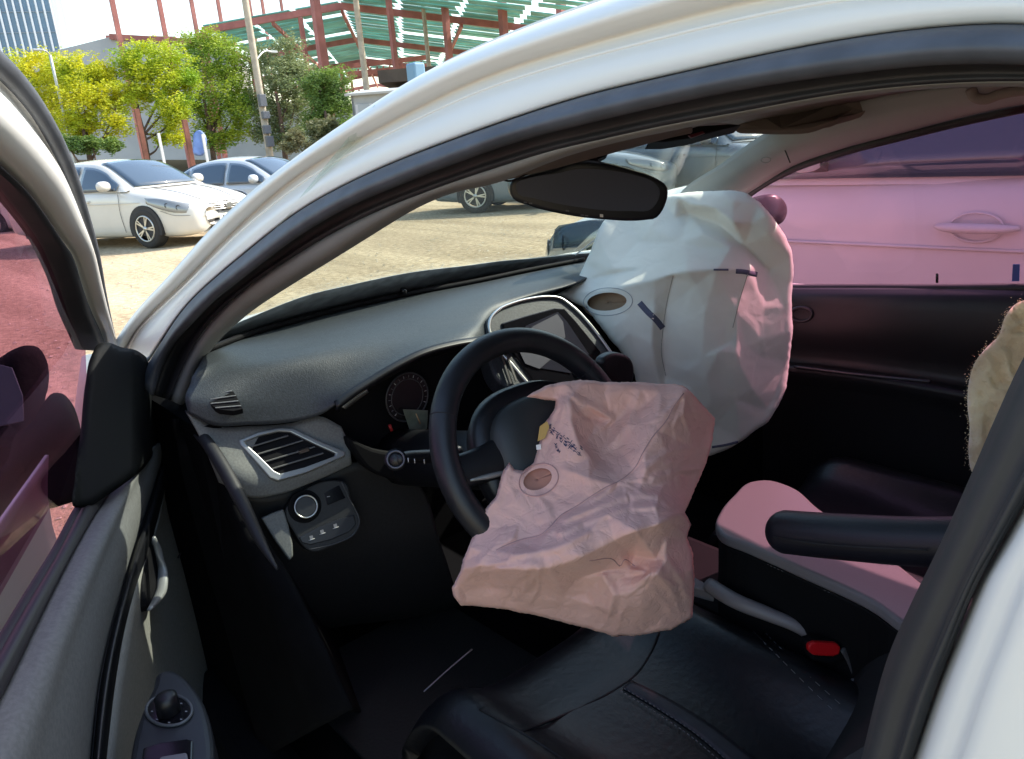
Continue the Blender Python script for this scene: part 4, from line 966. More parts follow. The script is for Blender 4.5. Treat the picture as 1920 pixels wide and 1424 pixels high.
# door mirror, seen from behind the glass
dm = empty('door_mirror'); dm.parent = car
MI = [(-60, 700), (-20, 682), (0, 671), (20, 658), (50, 648), (72, 652), (86, 672), (92, 700), (90, 728), (84, 752), (86, 780), (70, 830), (40, 842), (0, 838), (-60, 830)]
MBLK = mat('mirror_case_black', (.006, .005, .006), .85, spec=.12, bump=(120, .35, .004), col2=(.0045, .004, .0045))
relief('mirror_case', np.array(MI, float), lambda P: np.full(len(P), 1.62)-0.05*np.sin(np.clip((P[:, 0]+60)/150, 0, 1)*math.pi), .09, 7, MBLK, dm, rim=18)
plate('mirror_glass', [at_d(p, 1.555) for p in [(-55, 712), (0, 684), (22, 690), (42, 742), (44, 790), (0, 800), (-55, 800)]], .003, mat('door_mirror_glass', (.05, .065, .08), .3, spec=.2), dm, .001)
relief('mirror_foot', np.array([(30, 815), (62, 790), (84, 752), (98, 738), (116, 738), (134, 755), (148, 790), (156, 850), (156, 930), (110, 950), (60, 962), (0, 985), (-40, 985), (-40, 900), (10, 870)], float), lambda P: np.full(len(P), 1.55), .05, 7, MBLK, dm, rim=14)
plate('mirror_arm', [at_d(p, 1.60) for p in [(-50, 805), (46, 795), (62, 812), (66, 880), (20, 910), (-50, 935)]], .05, MBLK, dm, .006)
# body side seal and hinge jamb between door and dash
J0 = [(330, 786), (334, 850), (350, 930), (376, 1030), (402, 1120), (430, 1220), (462, 1330), (490, 1424)]
J1 = [(345, 784), (375, 806), (420, 860), (455, 930), (495, 1010), (540, 1080), (600, 1200), (660, 1330)]
J2 = [(x+70, y+20) for x, y in J1]
def jrow(P, off): return np.array([at_y(p, .735+off) for p in P])
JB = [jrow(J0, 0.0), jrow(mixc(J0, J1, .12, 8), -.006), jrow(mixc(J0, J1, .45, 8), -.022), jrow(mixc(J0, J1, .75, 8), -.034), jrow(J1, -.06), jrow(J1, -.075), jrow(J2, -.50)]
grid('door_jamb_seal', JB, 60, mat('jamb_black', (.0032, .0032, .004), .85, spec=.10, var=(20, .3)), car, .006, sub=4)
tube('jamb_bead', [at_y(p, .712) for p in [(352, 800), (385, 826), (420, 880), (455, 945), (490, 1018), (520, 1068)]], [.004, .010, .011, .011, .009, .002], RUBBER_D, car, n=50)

# ================================================================== DEPLOYED AIRBAGS
def fabric(name, col, rough, wr, dist, wscale=1.0, tl=.18):
    m = mat(name, col, rough, var=(7, .06), sheen=.15, transl=tl)
    t = m.node_tree; b = t.nodes['Principled BSDF']; tc = t.nodes.new('ShaderNodeTexCoord')
    vo = t.nodes.new('ShaderNodeTexVoronoi'); vo.feature = 'DISTANCE_TO_EDGE'; vo.inputs['Scale'].default_value = 26*wscale
    nz = t.nodes.new('ShaderNodeTexNoise'); nz.inputs['Scale'].default_value = 14*wscale; nz.inputs['Detail'].default_value = 5; nz.inputs['Distortion'].default_value = 1.2
    mxv = t.nodes.new('ShaderNodeVectorMath'); mxv.operation = 'ADD'
    sc = t.nodes.new('ShaderNodeVectorMath'); sc.operation = 'SCALE'; sc.inputs['Scale'].default_value = .05
    t.links.new(tc.outputs['Object'], nz.inputs['Vector']); t.links.new(nz.outputs['Color'], sc.inputs[0])
    t.links.new(tc.outputs['Object'], mxv.inputs[0]); t.links.new(sc.outputs[0], mxv.inputs[1]); t.links.new(mxv.outputs[0], vo.inputs['Vector'])
    mr = t.nodes.new('ShaderNodeMapRange'); mr.inputs[1].default_value = 0; mr.inputs[2].default_value = .22; mr.interpolation_type = 'SMOOTHSTEP'
    t.links.new(vo.outputs['Distance'], mr.inputs[0])
    ad = t.nodes.new('ShaderNodeMath'); ad.operation = 'ADD'; t.links.new(mr.outputs[0], ad.inputs[0]); t.links.new(nz.outputs['Fac'], ad.inputs[1])
    bp = t.nodes.new('ShaderNodeBump'); bp.inputs['Strength'].default_value = wr; bp.inputs['Distance'].default_value = dist
    t.links.new(ad.outputs[0], bp.inputs['Height']); t.links.new(bp.outputs[0], b.inputs['Normal'])
    return m
PINKF = fabric('pink_airbag_cloth', (0.90, 0.565, 0.49), .85, .3, .0022, 1.6)
CREAMF = fabric('cream_airbag_cloth', (0.80, 0.77, 0.70), .8, .16, .004, .6, .04)
def ell(cx, cy, rx, ry, rot, n=26):
    return [(cx+rx*math.cos(a)*math.cos(rot)-ry*math.sin(a)*math.sin(rot), cy+rx*math.cos(a)*math.sin(rot)+ry*math.sin(a)*math.cos(rot)) for a in np.linspace(0, 2*math.pi, n+1)[:-1]]
def wrinkle(P, sc, amp, seed, ridged=True):
    r = np.empty(len(P))
    for i, p in enumerate(P):
        q = Vector((p[0]/sc, p[1]/sc, seed))
        q += Vector((noise.noise(q*.7+Vector((5, 2, 1))), noise.noise(q*.7+Vector((1, 7, 3))), 0))*.9
        n_ = noise.noise(q)
        r[i] = (1-abs(n_)*2.2) if ridged else n_
    return r*amp

class Cloth:
    """depth map of crumpled cloth: a smooth form re-cut into flat facets that meet in creases along the given folds"""
    def __init__(self, fn, ol, folds, levels, seed, mix=.8, blur=2, extra=None):
        self.x0, self.y0 = np.floor(ol.min(0)).astype(int)-8; x1, y1 = np.ceil(ol.max(0)).astype(int)+8
        W, H = x1-self.x0+1, y1-self.y0+1
        X, Y = np.meshgrid(np.arange(W)+self.x0, np.arange(H)+self.y0)
        base = np.concatenate([fn(np.stack([X[i], Y[i]], 1).astype(float)) for i in range(H)]).reshape(H, W)
        tot = np.zeros((H, W)); r_ = np.random.default_rng(seed)
        for li, (sp, amp, use) in enumerate(levels):
            pts, ed = [], []
            if use:
                for L in folds:
                    Q = resample(np.array(L, float), max(3, int(sum(np.hypot(*np.diff(np.array(L, float), axis=0).T))/(sp*.8))), False)
                    b0 = len(pts); pts += [tuple(q) for q in Q]; ed += [(b0+i, b0+i+1) for i in range(len(Q)-1)]
            nf_ = len(pts)
            for y in np.arange(self.y0, y1+sp, sp):
                for x in np.arange(self.x0, x1+sp, sp):
                    q = (x+r_.uniform(-.48, .48)*sp, y+r_.uniform(-.48, .48)*sp)
                    if nf_ and min((q[0]-p[0])**2+(q[1]-p[1])**2 for p in pts[:nf_]) < (sp*.45)**2: continue
                    pts.append(q)
            for c in ((self.x0-30, self.y0-30), (x1+30, self.y0-30), (x1+30, y1+30), (self.x0-30, y1+30)): pts.append(c)
            V, _, F, *_r = geometry.delaunay_2d_cdt([Vector(p) for p in pts], ed, [], 0, 1e-4)
            V = np.array([(p.x, p.y) for p in V])
            hz = (fn(V) if li == 0 else np.zeros(len(V)))+r_.normal(size=len(V))*amp*np.where(np.arange(len(V)) < nf_, .35, 1)
            acc = base.copy() if li == 0 else np.zeros((H, W))
            for q in F:
                a, b_, c = V[list(q)]; den = (b_[1]-c[1])*(a[0]-c[0])+(c[0]-b_[0])*(a[1]-c[1])
                if abs(den) < 1e-6: continue
                lo = np.maximum(np.floor(np.min([a, b_, c], 0)).astype(int)-[self.x0, self.y0], 0); hi = np.minimum(np.ceil(np.max([a, b_, c], 0)).astype(int)-[self.x0, self.y0]+1, [W, H])
                if (hi <= lo).any(): continue
                xs = X[lo[1]:hi[1], lo[0]:hi[0]]; ys = Y[lo[1]:hi[1], lo[0]:hi[0]]
                u = ((b_[1]-c[1])*(xs-c[0])+(c[0]-b_[0])*(ys-c[1]))/den; v_ = ((c[1]-a[1])*(xs-c[0])+(a[0]-c[0])*(ys-c[1]))/den; w_ = 1-u-v_
                k_ = (u > -1e-6) & (v_ > -1e-6) & (w_ > -1e-6)
                sub = acc[lo[1]:hi[1], lo[0]:hi[0]]; sub[k_] = (u*hz[q[0]]+v_*hz[q[1]]+w_*hz[q[2]])[k_]
            tot = tot+(acc*mix+base*(1-mix) if li == 0 else acc)
        for i in range(blur):
            p = np.pad(tot, 1, mode='edge'); tot = (p[:-2, 1:-1]+p[2:, 1:-1]+p[1:-1, :-2]+p[1:-1, 2:]+2*p[1:-1, 1:-1])/6
        if extra is not None: tot = tot+extra(np.stack([X.ravel(), Y.ravel()], 1).astype(float)).reshape(H, W)
        self.a = tot; self.W, self.H = W, H
    def __call__(self, P):
        P = np.asarray(P, float); x = np.clip(P[:, 0]-self.x0, 0, self.W-1.001); y = np.clip(P[:, 1]-self.y0, 0, self.H-1.001)
        i, j = y.astype(int), x.astype(int); fy, fx = y-i, x-j; A = self.a
        return (A[i, j]*(1-fx)+A[i, j+1]*fx)*(1-fy)+(A[i+1, j]*(1-fx)+A[i+1, j+1]*fx)*fy

# ---- driver airbag
DC = [(1010, 780, 1.125), (1045, 745, 1.13), (995, 748, 1.10), (1015, 730, 1.11), (1020, 840, 1.10), (1000, 862, 1.09), (955, 878, 1.075), (960, 905, 1.065),
      (1100, 728, 1.14), (1190, 718, 1.16), (1270, 722, 1.165), (1335, 790, 1.21), (1282, 738, 1.13), (1255, 785, 1.095), (1232, 812, 1.08), (1205, 850, 1.062), (1160, 905, 1.05),
      (1120, 770, 1.135), (1150, 830, 1.13), (1200, 770, 1.14), (1105, 800, 1.14), (1130, 870, 1.10),
      (1062, 755, 1.105), (1075, 800, 1.085), (1092, 845, 1.07), (1120, 885, 1.058),
      (1000, 930, 1.055), (930, 950, 1.055), (1080, 920, 1.045), (905, 1010, 1.045), (1000, 1010, 1.02), (1100, 980, 1.005), (1180, 950, 1.01), (868, 1080, 1.055),
      (895, 1060, 1.01), (950, 1066, .985), (1010, 1068, .965), (1090, 1045, .955), (1180, 1000, .96), (1260, 968, .99),
      (915, 1088, 1.07), (1015, 1096, 1.06), (1100, 1078, 1.055), (1190, 1036, 1.055), (1275, 1002, 1.07),
      (870, 1112, 1.085), (960, 1135, 1.11), (1060, 1158, 1.125), (1150, 1120, 1.05), (1225, 1070, 1.01), (1160, 1186, 1.13), (1285, 1140, 1.11), (1290, 1060, 1.07), (1200, 1150, 1.075),
      (1315, 880, 1.175), (1290, 950, 1.12), (1270, 860, 1.11), (1300, 810, 1.155), (1240, 920, 1.05)]
fD = RBF(DC)
seam1 = np.array([(930, 1032), (955, 1020), (985, 1010), (1012, 1004), (1030, 990), (1050, 968), (1080, 950), (1110, 930), (1140, 912), (1165, 900), (1190, 878), (1205, 850), (1222, 822), (1250, 788), (1265, 760), (1282, 738)], float)
fold2 = np.array([(1040, 740), (1060, 765), (1075, 800), (1085, 830), (1100, 855), (1130, 880), (1165, 900)], float)
fold3 = np.array([(900, 1062), (960, 1068), (1015, 1070), (1070, 1055), (1120, 1030), (1180, 1000), (1230, 985), (1275, 965)], float)
fold4 = np.array([(1080, 1085), (1130, 1072), (1180, 1066), (1230, 1050)], float)
fold5 = np.array([(1150, 1200), (1165, 1150), (1185, 1110), (1225, 1078)], float)
fold6 = np.array([(1100, 830), (1140, 800), (1180, 770), (1215, 755)], float)
fold7 = np.array([(1010, 1095), (1060, 1120), (1110, 1135), (1160, 1150)], float)
fold8 = np.array([(1235, 1070), (1262, 1110), (1275, 1150)], float)
foldsR = [(np.array(L, float), h, wd) for L, h, wd in [
    ([(1060, 975), (1120, 950), (1180, 930), (1235, 930)], .010, 6), ([(1050, 1000), (1110, 975), (1170, 955), (1230, 950)], .009, 6), ([(960, 1040), (1040, 1030), (1100, 1000)], .008, 7),
    ([(1210, 880), (1250, 850), (1300, 840)], .009, 7), ([(1225, 900), (1270, 885), (1310, 880)], .009, 6), ([(1200, 920), (1240, 905), (1290, 930)], .005, 7),
    ([(1010, 930), (1030, 960), (1025, 1000)], .003, 7), ([(940, 960), (980, 985), (960, 1010)], .003, 7), ([(1060, 880), (1110, 900), (1150, 908)], .004, 7),
    ([(1100, 760), (1150, 790), (1160, 840)], .007, 8), ([(1200, 730), (1180, 790), (1130, 850)], .007, 8), ([(1240, 735), (1235, 770), (1215, 800)], .003, 7),
    ([(930, 1085), (960, 1110), (1040, 1130)], .009, 9), ([(900, 1075), (905, 1105), (890, 1125)], .004, 8), ([(1130, 1080), (1150, 1110), (1140, 1160)], .010, 8), ([(1250, 1050), (1275, 1080), (1290, 1120)], .009, 7), ([(1210, 1090), (1245, 1130), (1280, 1170)], .004, 7)]]
pulls = []
_pr = np.random.default_rng(21)
for kx, ky, n_, a0, a1 in ((1165, 902, 16, -.6, 3.4), (1272, 962, 12, 1.9, 5.0), (1010, 1066, 9, .2, 2.9), (1062, 740, 9, .3, 2.2), (1225, 1072, 12, .1, 3.6), (885, 1070, 7, -.9, .9), (1284, 735, 8, 1.2, 3.0)):
    for i in range(n_):
        a_ = _pr.uniform(a0, a1); L_ = _pr.uniform(45, 140); b_ = a_+_pr.uniform(-.35, .35); r0 = _pr.uniform(4, 30)
        pulls.append((np.array([(kx+math.cos(a_)*r0, ky+math.sin(a_)*r0), (kx+math.cos(a_)*L_*.5, ky+math.sin(a_)*L_*.5), (kx+math.cos(b_)*L_, ky+math.sin(b_)*L_)]), _pr.uniform(.0012, .0040)*_pr.choice([-1, 1]), _pr.uniform(3.0, 6.0)))
def pull(P):
    d = np.zeros(len(P))
    for L, h, wd in pulls:
        lo_, hi_ = L.min(0)-18, L.max(0)+18
        k_ = np.nonzero((P[:, 0] > lo_[0]) & (P[:, 0] < hi_[0]) & (P[:, 1] > lo_[1]) & (P[:, 1] < hi_[1]))[0]
        if not len(k_): continue
        dd, s_ = line_dist(P[k_], L); al = np.hypot(*(P[k_]-L[0]).T)/np.hypot(*(L[2]-L[0]))
        d[k_] -= h*np.exp(-(dd/wd)**2)*np.clip(1.15-al, 0, 1)
    return d
def dD(P):
    d = fD(P)
    dd, s = line_dist(P, resample(seam1, 60)); d += .0035*np.exp(-(dd/4.0)**2) - .0022*np.exp(-((dd-7)/5.0)**2)
    dd, s = line_dist(P, resample(fold2, 40)); d -= .006*np.exp(-(dd/9.0)**2)
    dd, s = line_dist(P, resample(fold3, 40)); d -= .010*np.exp(-(dd/13.0)**2)
    for L, h, wd in ((fold4, .008, 9), (fold5, -.008, 8), (fold6, .006, 9), (fold7, -.006, 10), (fold8, -.006, 8)):
        dd, s = line_dist(P, resample(L, 30)); d += h*np.exp(-(dd/wd)**2)
    for L, h, wd in foldsR:
        dd, s = line_dist(P, resample(L, 30)); d -= h*np.exp(-(dd/wd)**2)-.6*h*np.exp(-((dd-wd*1.6)/wd)**2)
    return d
DO = np.array([(988, 745), (1000, 735), (1030, 722), (1062, 715), (1090, 712), (1130, 716), (1200, 717), (1280, 722), (1290, 730), (1315, 758), (1340, 785), (1336, 825), (1330, 850), (1310, 905), (1285, 960), (1297, 985), (1288, 1010),
    (1300, 1040), (1302, 1100), (1298, 1158), (1260, 1180), (1200, 1192), (1150, 1194), (1100, 1178), (1050, 1166), (1000, 1153), (940, 1142), (900, 1138), (865, 1136), (850, 1118), (848, 1102), (862, 1075), (868, 1050), (885, 1010), (905, 960), (930, 930), (945, 880), (955, 866), (962, 880), (985, 884), (1000, 868), (1012, 830), (1018, 800), (1040, 765), (1042, 752), (1025, 750)], float)
bagd = empty('driver_airbag', at_d((1020, 800), 1.12))
tag(bagd, 'limp crumpled pink airbag hanging from the steering wheel hub', 'airbag', 'deployed front airbags')
def adopt(o, root):
    o.parent = root; o.matrix_parent_inverse = Matrix.Translation(-Vector(root.location)); return o
dD = Cloth(dD, DO, [seam1, fold2, fold3, fold4, fold5, fold6, fold7, fold8]+[f_[0] for f_ in foldsR], [(46, .0046, True), (22, .0012, False)], 11, .72, 3, extra=pull)
hole = ell(1008, 899, 28, 19, math.radians(-24))
adopt(relief('airbag_cloth', DO, dD, .05, 2.7, PINKF, None, holes=[hole], rim=6, sharp=True), bagd)
def onD(p, off=0.0): return at_d(p, float(dD(np.array([p], float))[0])-off)
adopt(grid('vent_lining', [[at_d(p, float(dD(np.array([p]))[0])+.006) for p in ell(1008, 899, 38*k_, 29*k_, -.4)+[ell(1008, 899, 38*k_, 29*k_, -.4)[0]]] for k_ in (1, .6, .2, .02)], 28, mat('brown_lining', (0.46, 0.22, 0.16), .85), None, .001, k_smooth=False), bagd)
adopt(tube('vent_stitch_ring', [onD(p, .0008) for p in ell(1010, 900, 38, 29, math.radians(-24), 40)], .0009, mat('pink_thread', (.55, .32, .30), .9), None, closed=True, seg=5), bagd)
adopt(tube('seam_cord', [onD(tuple(p), .0006) for p in resample(seam1, 90)], .0008, MATS['pink_thread'], None, seg=5), bagd)
adopt(tube('seam_cord', [onD(tuple(p), .0006) for p in resample(np.array([(1105, 1052), (1150, 1050), (1163, 1062), (1170, 1050), (1190, 1062)], float), 24)], .0009, MATS['pink_thread'], None, seg=5), bagd)
# small illegible printed rows beside the torn edge
INK = mat('navy_ink', (.02, .025, .09), .8)
vb, fb = [], []
for row, (sx, sy, ex, ey, cnt) in enumerate([(1030, 800, 1078, 838, 7), (1034, 812, 1086, 852, 7), (1041, 836, 1048, 846, 2), (1060, 834, 1088, 840, 3)]):
    for i in range(cnt):
        k = i/max(1, cnt-1); cx, cy = sx+(ex-sx)*k, sy+(ey-sy)*k
        for s_ in range(5):
            ox, oy = random.uniform(-3, 3), random.uniform(-4, 4); a = random.choice((.7, .7, -.9, .7)); L = random.uniform(1.6, 3.2)
            dx, dy = math.cos(a)*L, math.sin(a)*L; nx_, ny_ = -math.sin(a)*.55, math.cos(a)*.55
            b0 = len(vb)
            for qx, qy in ((-dx-nx_, -dy-ny_), (dx-nx_, dy-ny_), (dx+nx_, dy+ny_), (-dx+nx_, -dy+ny_)): vb.append(onD((cx+ox+qx, cy+oy+qy), .0010))
            fb.append((b0, b0+1, b0+2, b0+3))
adopt(from_data('printed_lettering', vb, fb, INK, None, False), bagd)
adopt(plate('torn_tag', [at_d(p, 1.098) for p in [(1012, 800), (1026, 790), (1030, 800), (1022, 822), (1008, 828)]], .002, mat('yellow_tag', (.50, .33, .10), .7), None, 0), bagd)
adopt(plate('paper_scrap', [at_d(p, 1.096) for p in [(1005, 835), (1014, 833), (1015, 843), (1006, 844)]], .001, mat('white_scrap', (.8, .8, .78), .7), None, 0), bagd)

# ---- passenger airbag
PC = [(1050, 552, 1.86), (1100, 500, 1.87), (1125, 430, 1.87), (1160, 395, 1.87), (1140, 570, 1.74), (1110, 540, 1.82), (1170, 545, 1.71),
      (1250, 378, 1.80), (1300, 366, 1.77), (1370, 362, 1.73), (1440, 425, 1.655), (1405, 435, 1.66), (1450, 405, 1.67), (1470, 455, 1.662), (1486, 510, 1.668), (1484, 600, 1.675), (1478, 700, 1.75), (1440, 790, 1.745), (1340, 850, 1.74), (1300, 800, 1.74),
      (1180, 538, 1.70), (1240, 522, 1.665), (1290, 511, 1.635), (1350, 505, 1.63), (1400, 506, 1.65),
      (1300, 455, 1.70), (1200, 460, 1.79), (1240, 440, 1.75), (1350, 450, 1.68), (1300, 410, 1.74),
      (1200, 600, 1.685), (1220, 660, 1.685), (1160, 640, 1.72), (1246, 600, 1.672), (1240, 660, 1.69), (1248, 700, 1.70),
      (1300, 540, 1.632), (1320, 600, 1.612), (1335, 650, 1.612), (1280, 640, 1.645), (1365, 600, 1.622), (1380, 640, 1.64),
      (1420, 545, 1.652), (1430, 585, 1.655), (1450, 625, 1.662), (1465, 560, 1.663), (1440, 690, 1.702), (1396, 690, 1.652), (1425, 745, 1.71), (1465, 665, 1.70), (1422, 648, 1.660), (1462, 720, 1.735),
      (1300, 710, 1.665), (1360, 720, 1.655), (1340, 770, 1.69), (1390, 790, 1.715), (1290, 760, 1.70)]
fP = RBF(PC)
lines = [(np.array(L, float), h, wd) for L, h, wd in [
    ([(1110, 548), (1180, 536), (1240, 522), (1290, 509), (1350, 505), (1405, 507)], -.014, 8),
    ([(1262, 518), (1250, 570), (1243, 620), (1240, 660), (1248, 705)], .014, 6),
    ([(1402, 512), (1388, 560), (1372, 620), (1376, 655), (1394, 700), (1410, 730)], -.012, 8),
    ([(1250, 680), (1310, 672), (1350, 660), (1376, 640)], .006, 12),
    ([(1225, 590), (1222, 640), (1232, 700)], -.008, 9),
    ([(1290, 400), (1340, 415), (1390, 455), (1440, 505)], .030, 13), ([(1300, 385), (1340, 390), (1375, 418)], -.028, 10), ([(1270, 372), (1330, 370), (1375, 378)], -.020, 10),
    ([(1265, 410), (1272, 440), (1280, 462), (1320, 466)], .010, 7), ([(1320, 440), (1380, 470), (1410, 500)], -.006, 10), ([(1420, 380), (1410, 420), (1440, 440)], .008, 10),
    ([(1400, 650), (1440, 680), (1478, 690)], -.006, 9), ([(1345, 840), (1390, 826), (1430, 800)], -.004, 6), ([(1300, 730), (1330, 745), (1345, 800)], .006, 9), ([(1120, 520), (1200, 505), (1290, 480)], .006, 14), ([(1100, 525), (1130, 510), (1150, 505)], -.012, 8)]]
def dP(P):
    d = fP(P)
    for L, h, wd in lines:
        dd, s = line_dist(P, resample(L, 30)); d += h*np.exp(-(dd/wd)**2)
    return d
POL = np.array([(1045, 553), (1070, 538), (1082, 528), (1092, 505), (1108, 470), (1122, 430), (1140, 405), (1165, 388), (1245, 368), (1290, 361), (1330, 358), (1370, 357), (1402, 363), (1425, 380), (1448, 408), (1470, 440), (1484, 470), (1488, 510), (1484, 560), (1486, 620), (1480, 690), (1474, 730), (1458, 765), (1440, 792), (1400, 822), (1365, 842), (1330, 856), (1300, 850), (1262, 820), (1225, 780), (1200, 740), (1190, 700), (1170, 668), (1148, 640), (1120, 605), (1098, 578), (1072, 565)], float)
bagp = empty('passenger_airbag', at_d((1120, 560), 1.82))
tag(bagp, 'large cream airbag bulging from the dashboard on the passenger side', 'airbag', 'deployed front airbags')
dP = Cloth(dP, POL, [l_[0] for l_ in lines], [(58, .0042, True), (30, .0009, False)], 5, .85, 2)
holeP = ell(1138, 566, 37, 17, math.radians(-4))
adopt(relief('airbag_cloth', POL, dP, .20, 4.2, CREAMF, None, holes=[holeP], rim=9, sharp=True), bagp)
def onP(p, off=0.0): return at_d(p, float(dP(np.array([p], float))[0])-off)
adopt(grid('vent_lining', [[at_d(p, float(dP(np.array([p]))[0])+.03) for p in ell(1140, 568, 50*k_, 32*k_, 0)+[ell(1140, 568, 50*k_, 32*k_, 0)[0]]] for k_ in (1, .6, .2, .02)], 28, mat('dark_lining', (.30, .20, .13), .9), None, .001, k_smooth=False), bagp)
adopt(tube('vent_stitch_ring', [onP(p, .0006) for p in ell(1140, 566, 46, 26, -.05, 44)], .0008, mat('grey_thread', (.36, .36, .40), .9), None, closed=True, seg=5), bagp)
def strip_on(fn, L, w0, nm, m):
    Q = resample(np.array(L, float), 14); T = np.gradient(Q, axis=0); T /= np.linalg.norm(T, axis=1, keepdims=True); N = np.stack([-T[:, 1], T[:, 0]], 1)
    return grid(nm, [[fn(tuple(q+n_*w0*k), .0012) for q, n_ in zip(Q, N)] for k in (-1, 0, 1)], 14, m, None, .0006)
for L, wd in (([(1199, 568), (1215, 586), (1230, 600), (1243, 616)], 5.5), ([(1380, 509), (1395, 510), (1410, 513), (1420, 515)], 4.5), ([(1335, 839), (1360, 835), (1384, 829)], 2.2), ([(1338, 506), (1366, 506)], 1.8)):
    adopt(strip_on(onP, L, wd, 'printed_stripe', STICK), bagp)
for L in ([(1262, 518), (1250, 570), (1243, 620), (1240, 660), (1248, 705)], [(1402, 514), (1388, 560), (1374, 615)]):
    adopt(tube('panel_seam', [onP(tuple(p), .0005) for p in resample(np.array(L, float), 40)], .0010, mat('cream_thread', (.40, .37, .33), .9), None, seg=5), bagp)

# ---- sheepskin on the passenger seat
FLC = mat('sheepskin', (0.95, 0.72, 0.46), 1.0, var=(9, .25), sheen=.6)
sk = relief('sheepskin_cover', np.array([(1935, 560), (1905, 570), (1884, 596), (1872, 630), (1850, 652), (1828, 680), (1817, 715), (1814, 760), (1818, 800), (1816, 850), (1822, 885), (1900, 900), (2050, 880), (2060, 560)], float),
            lambda P: 1.30-.10*np.sin(np.clip((P[:, 0]-1812)/240, 0, 1)*math.pi/2)-.0001*(P[:, 1]-700)-wrinkle(P, 40, .012, 4)-wrinkle(P, 14, .005, 9), .10, 6, FLC, None, rim=18)
tag(sk, 'fluffy tan sheepskin cover draped over the passenger seat', 'seat cover')
me = sk.data; bm = bmesh.new()
tri = [p for p in me.polygons]
for p in tri:
    c = Vector(p.center); n = Vector(p.normal)
    for k in range(3):
        d = (n+Vector((random.gauss(0, .5), random.gauss(0, .5), random.gauss(-.3, .5)))).normalized(); s = Vector((random.gauss(0, 1), random.gauss(0, 1), random.gauss(0, 1))).normalized()*.0009
        o_ = c+Vector((random.gauss(0, .004), random.gauss(0, .004), random.gauss(0, .004)))
        bm.faces.new([bm.verts.new(o_-s), bm.verts.new(o_+s), bm.verts.new(o_+d*random.uniform(.001, .003))])
fl = from_bm('fleece', bm, FLC, sk); fl['kind'] = 'stuff'

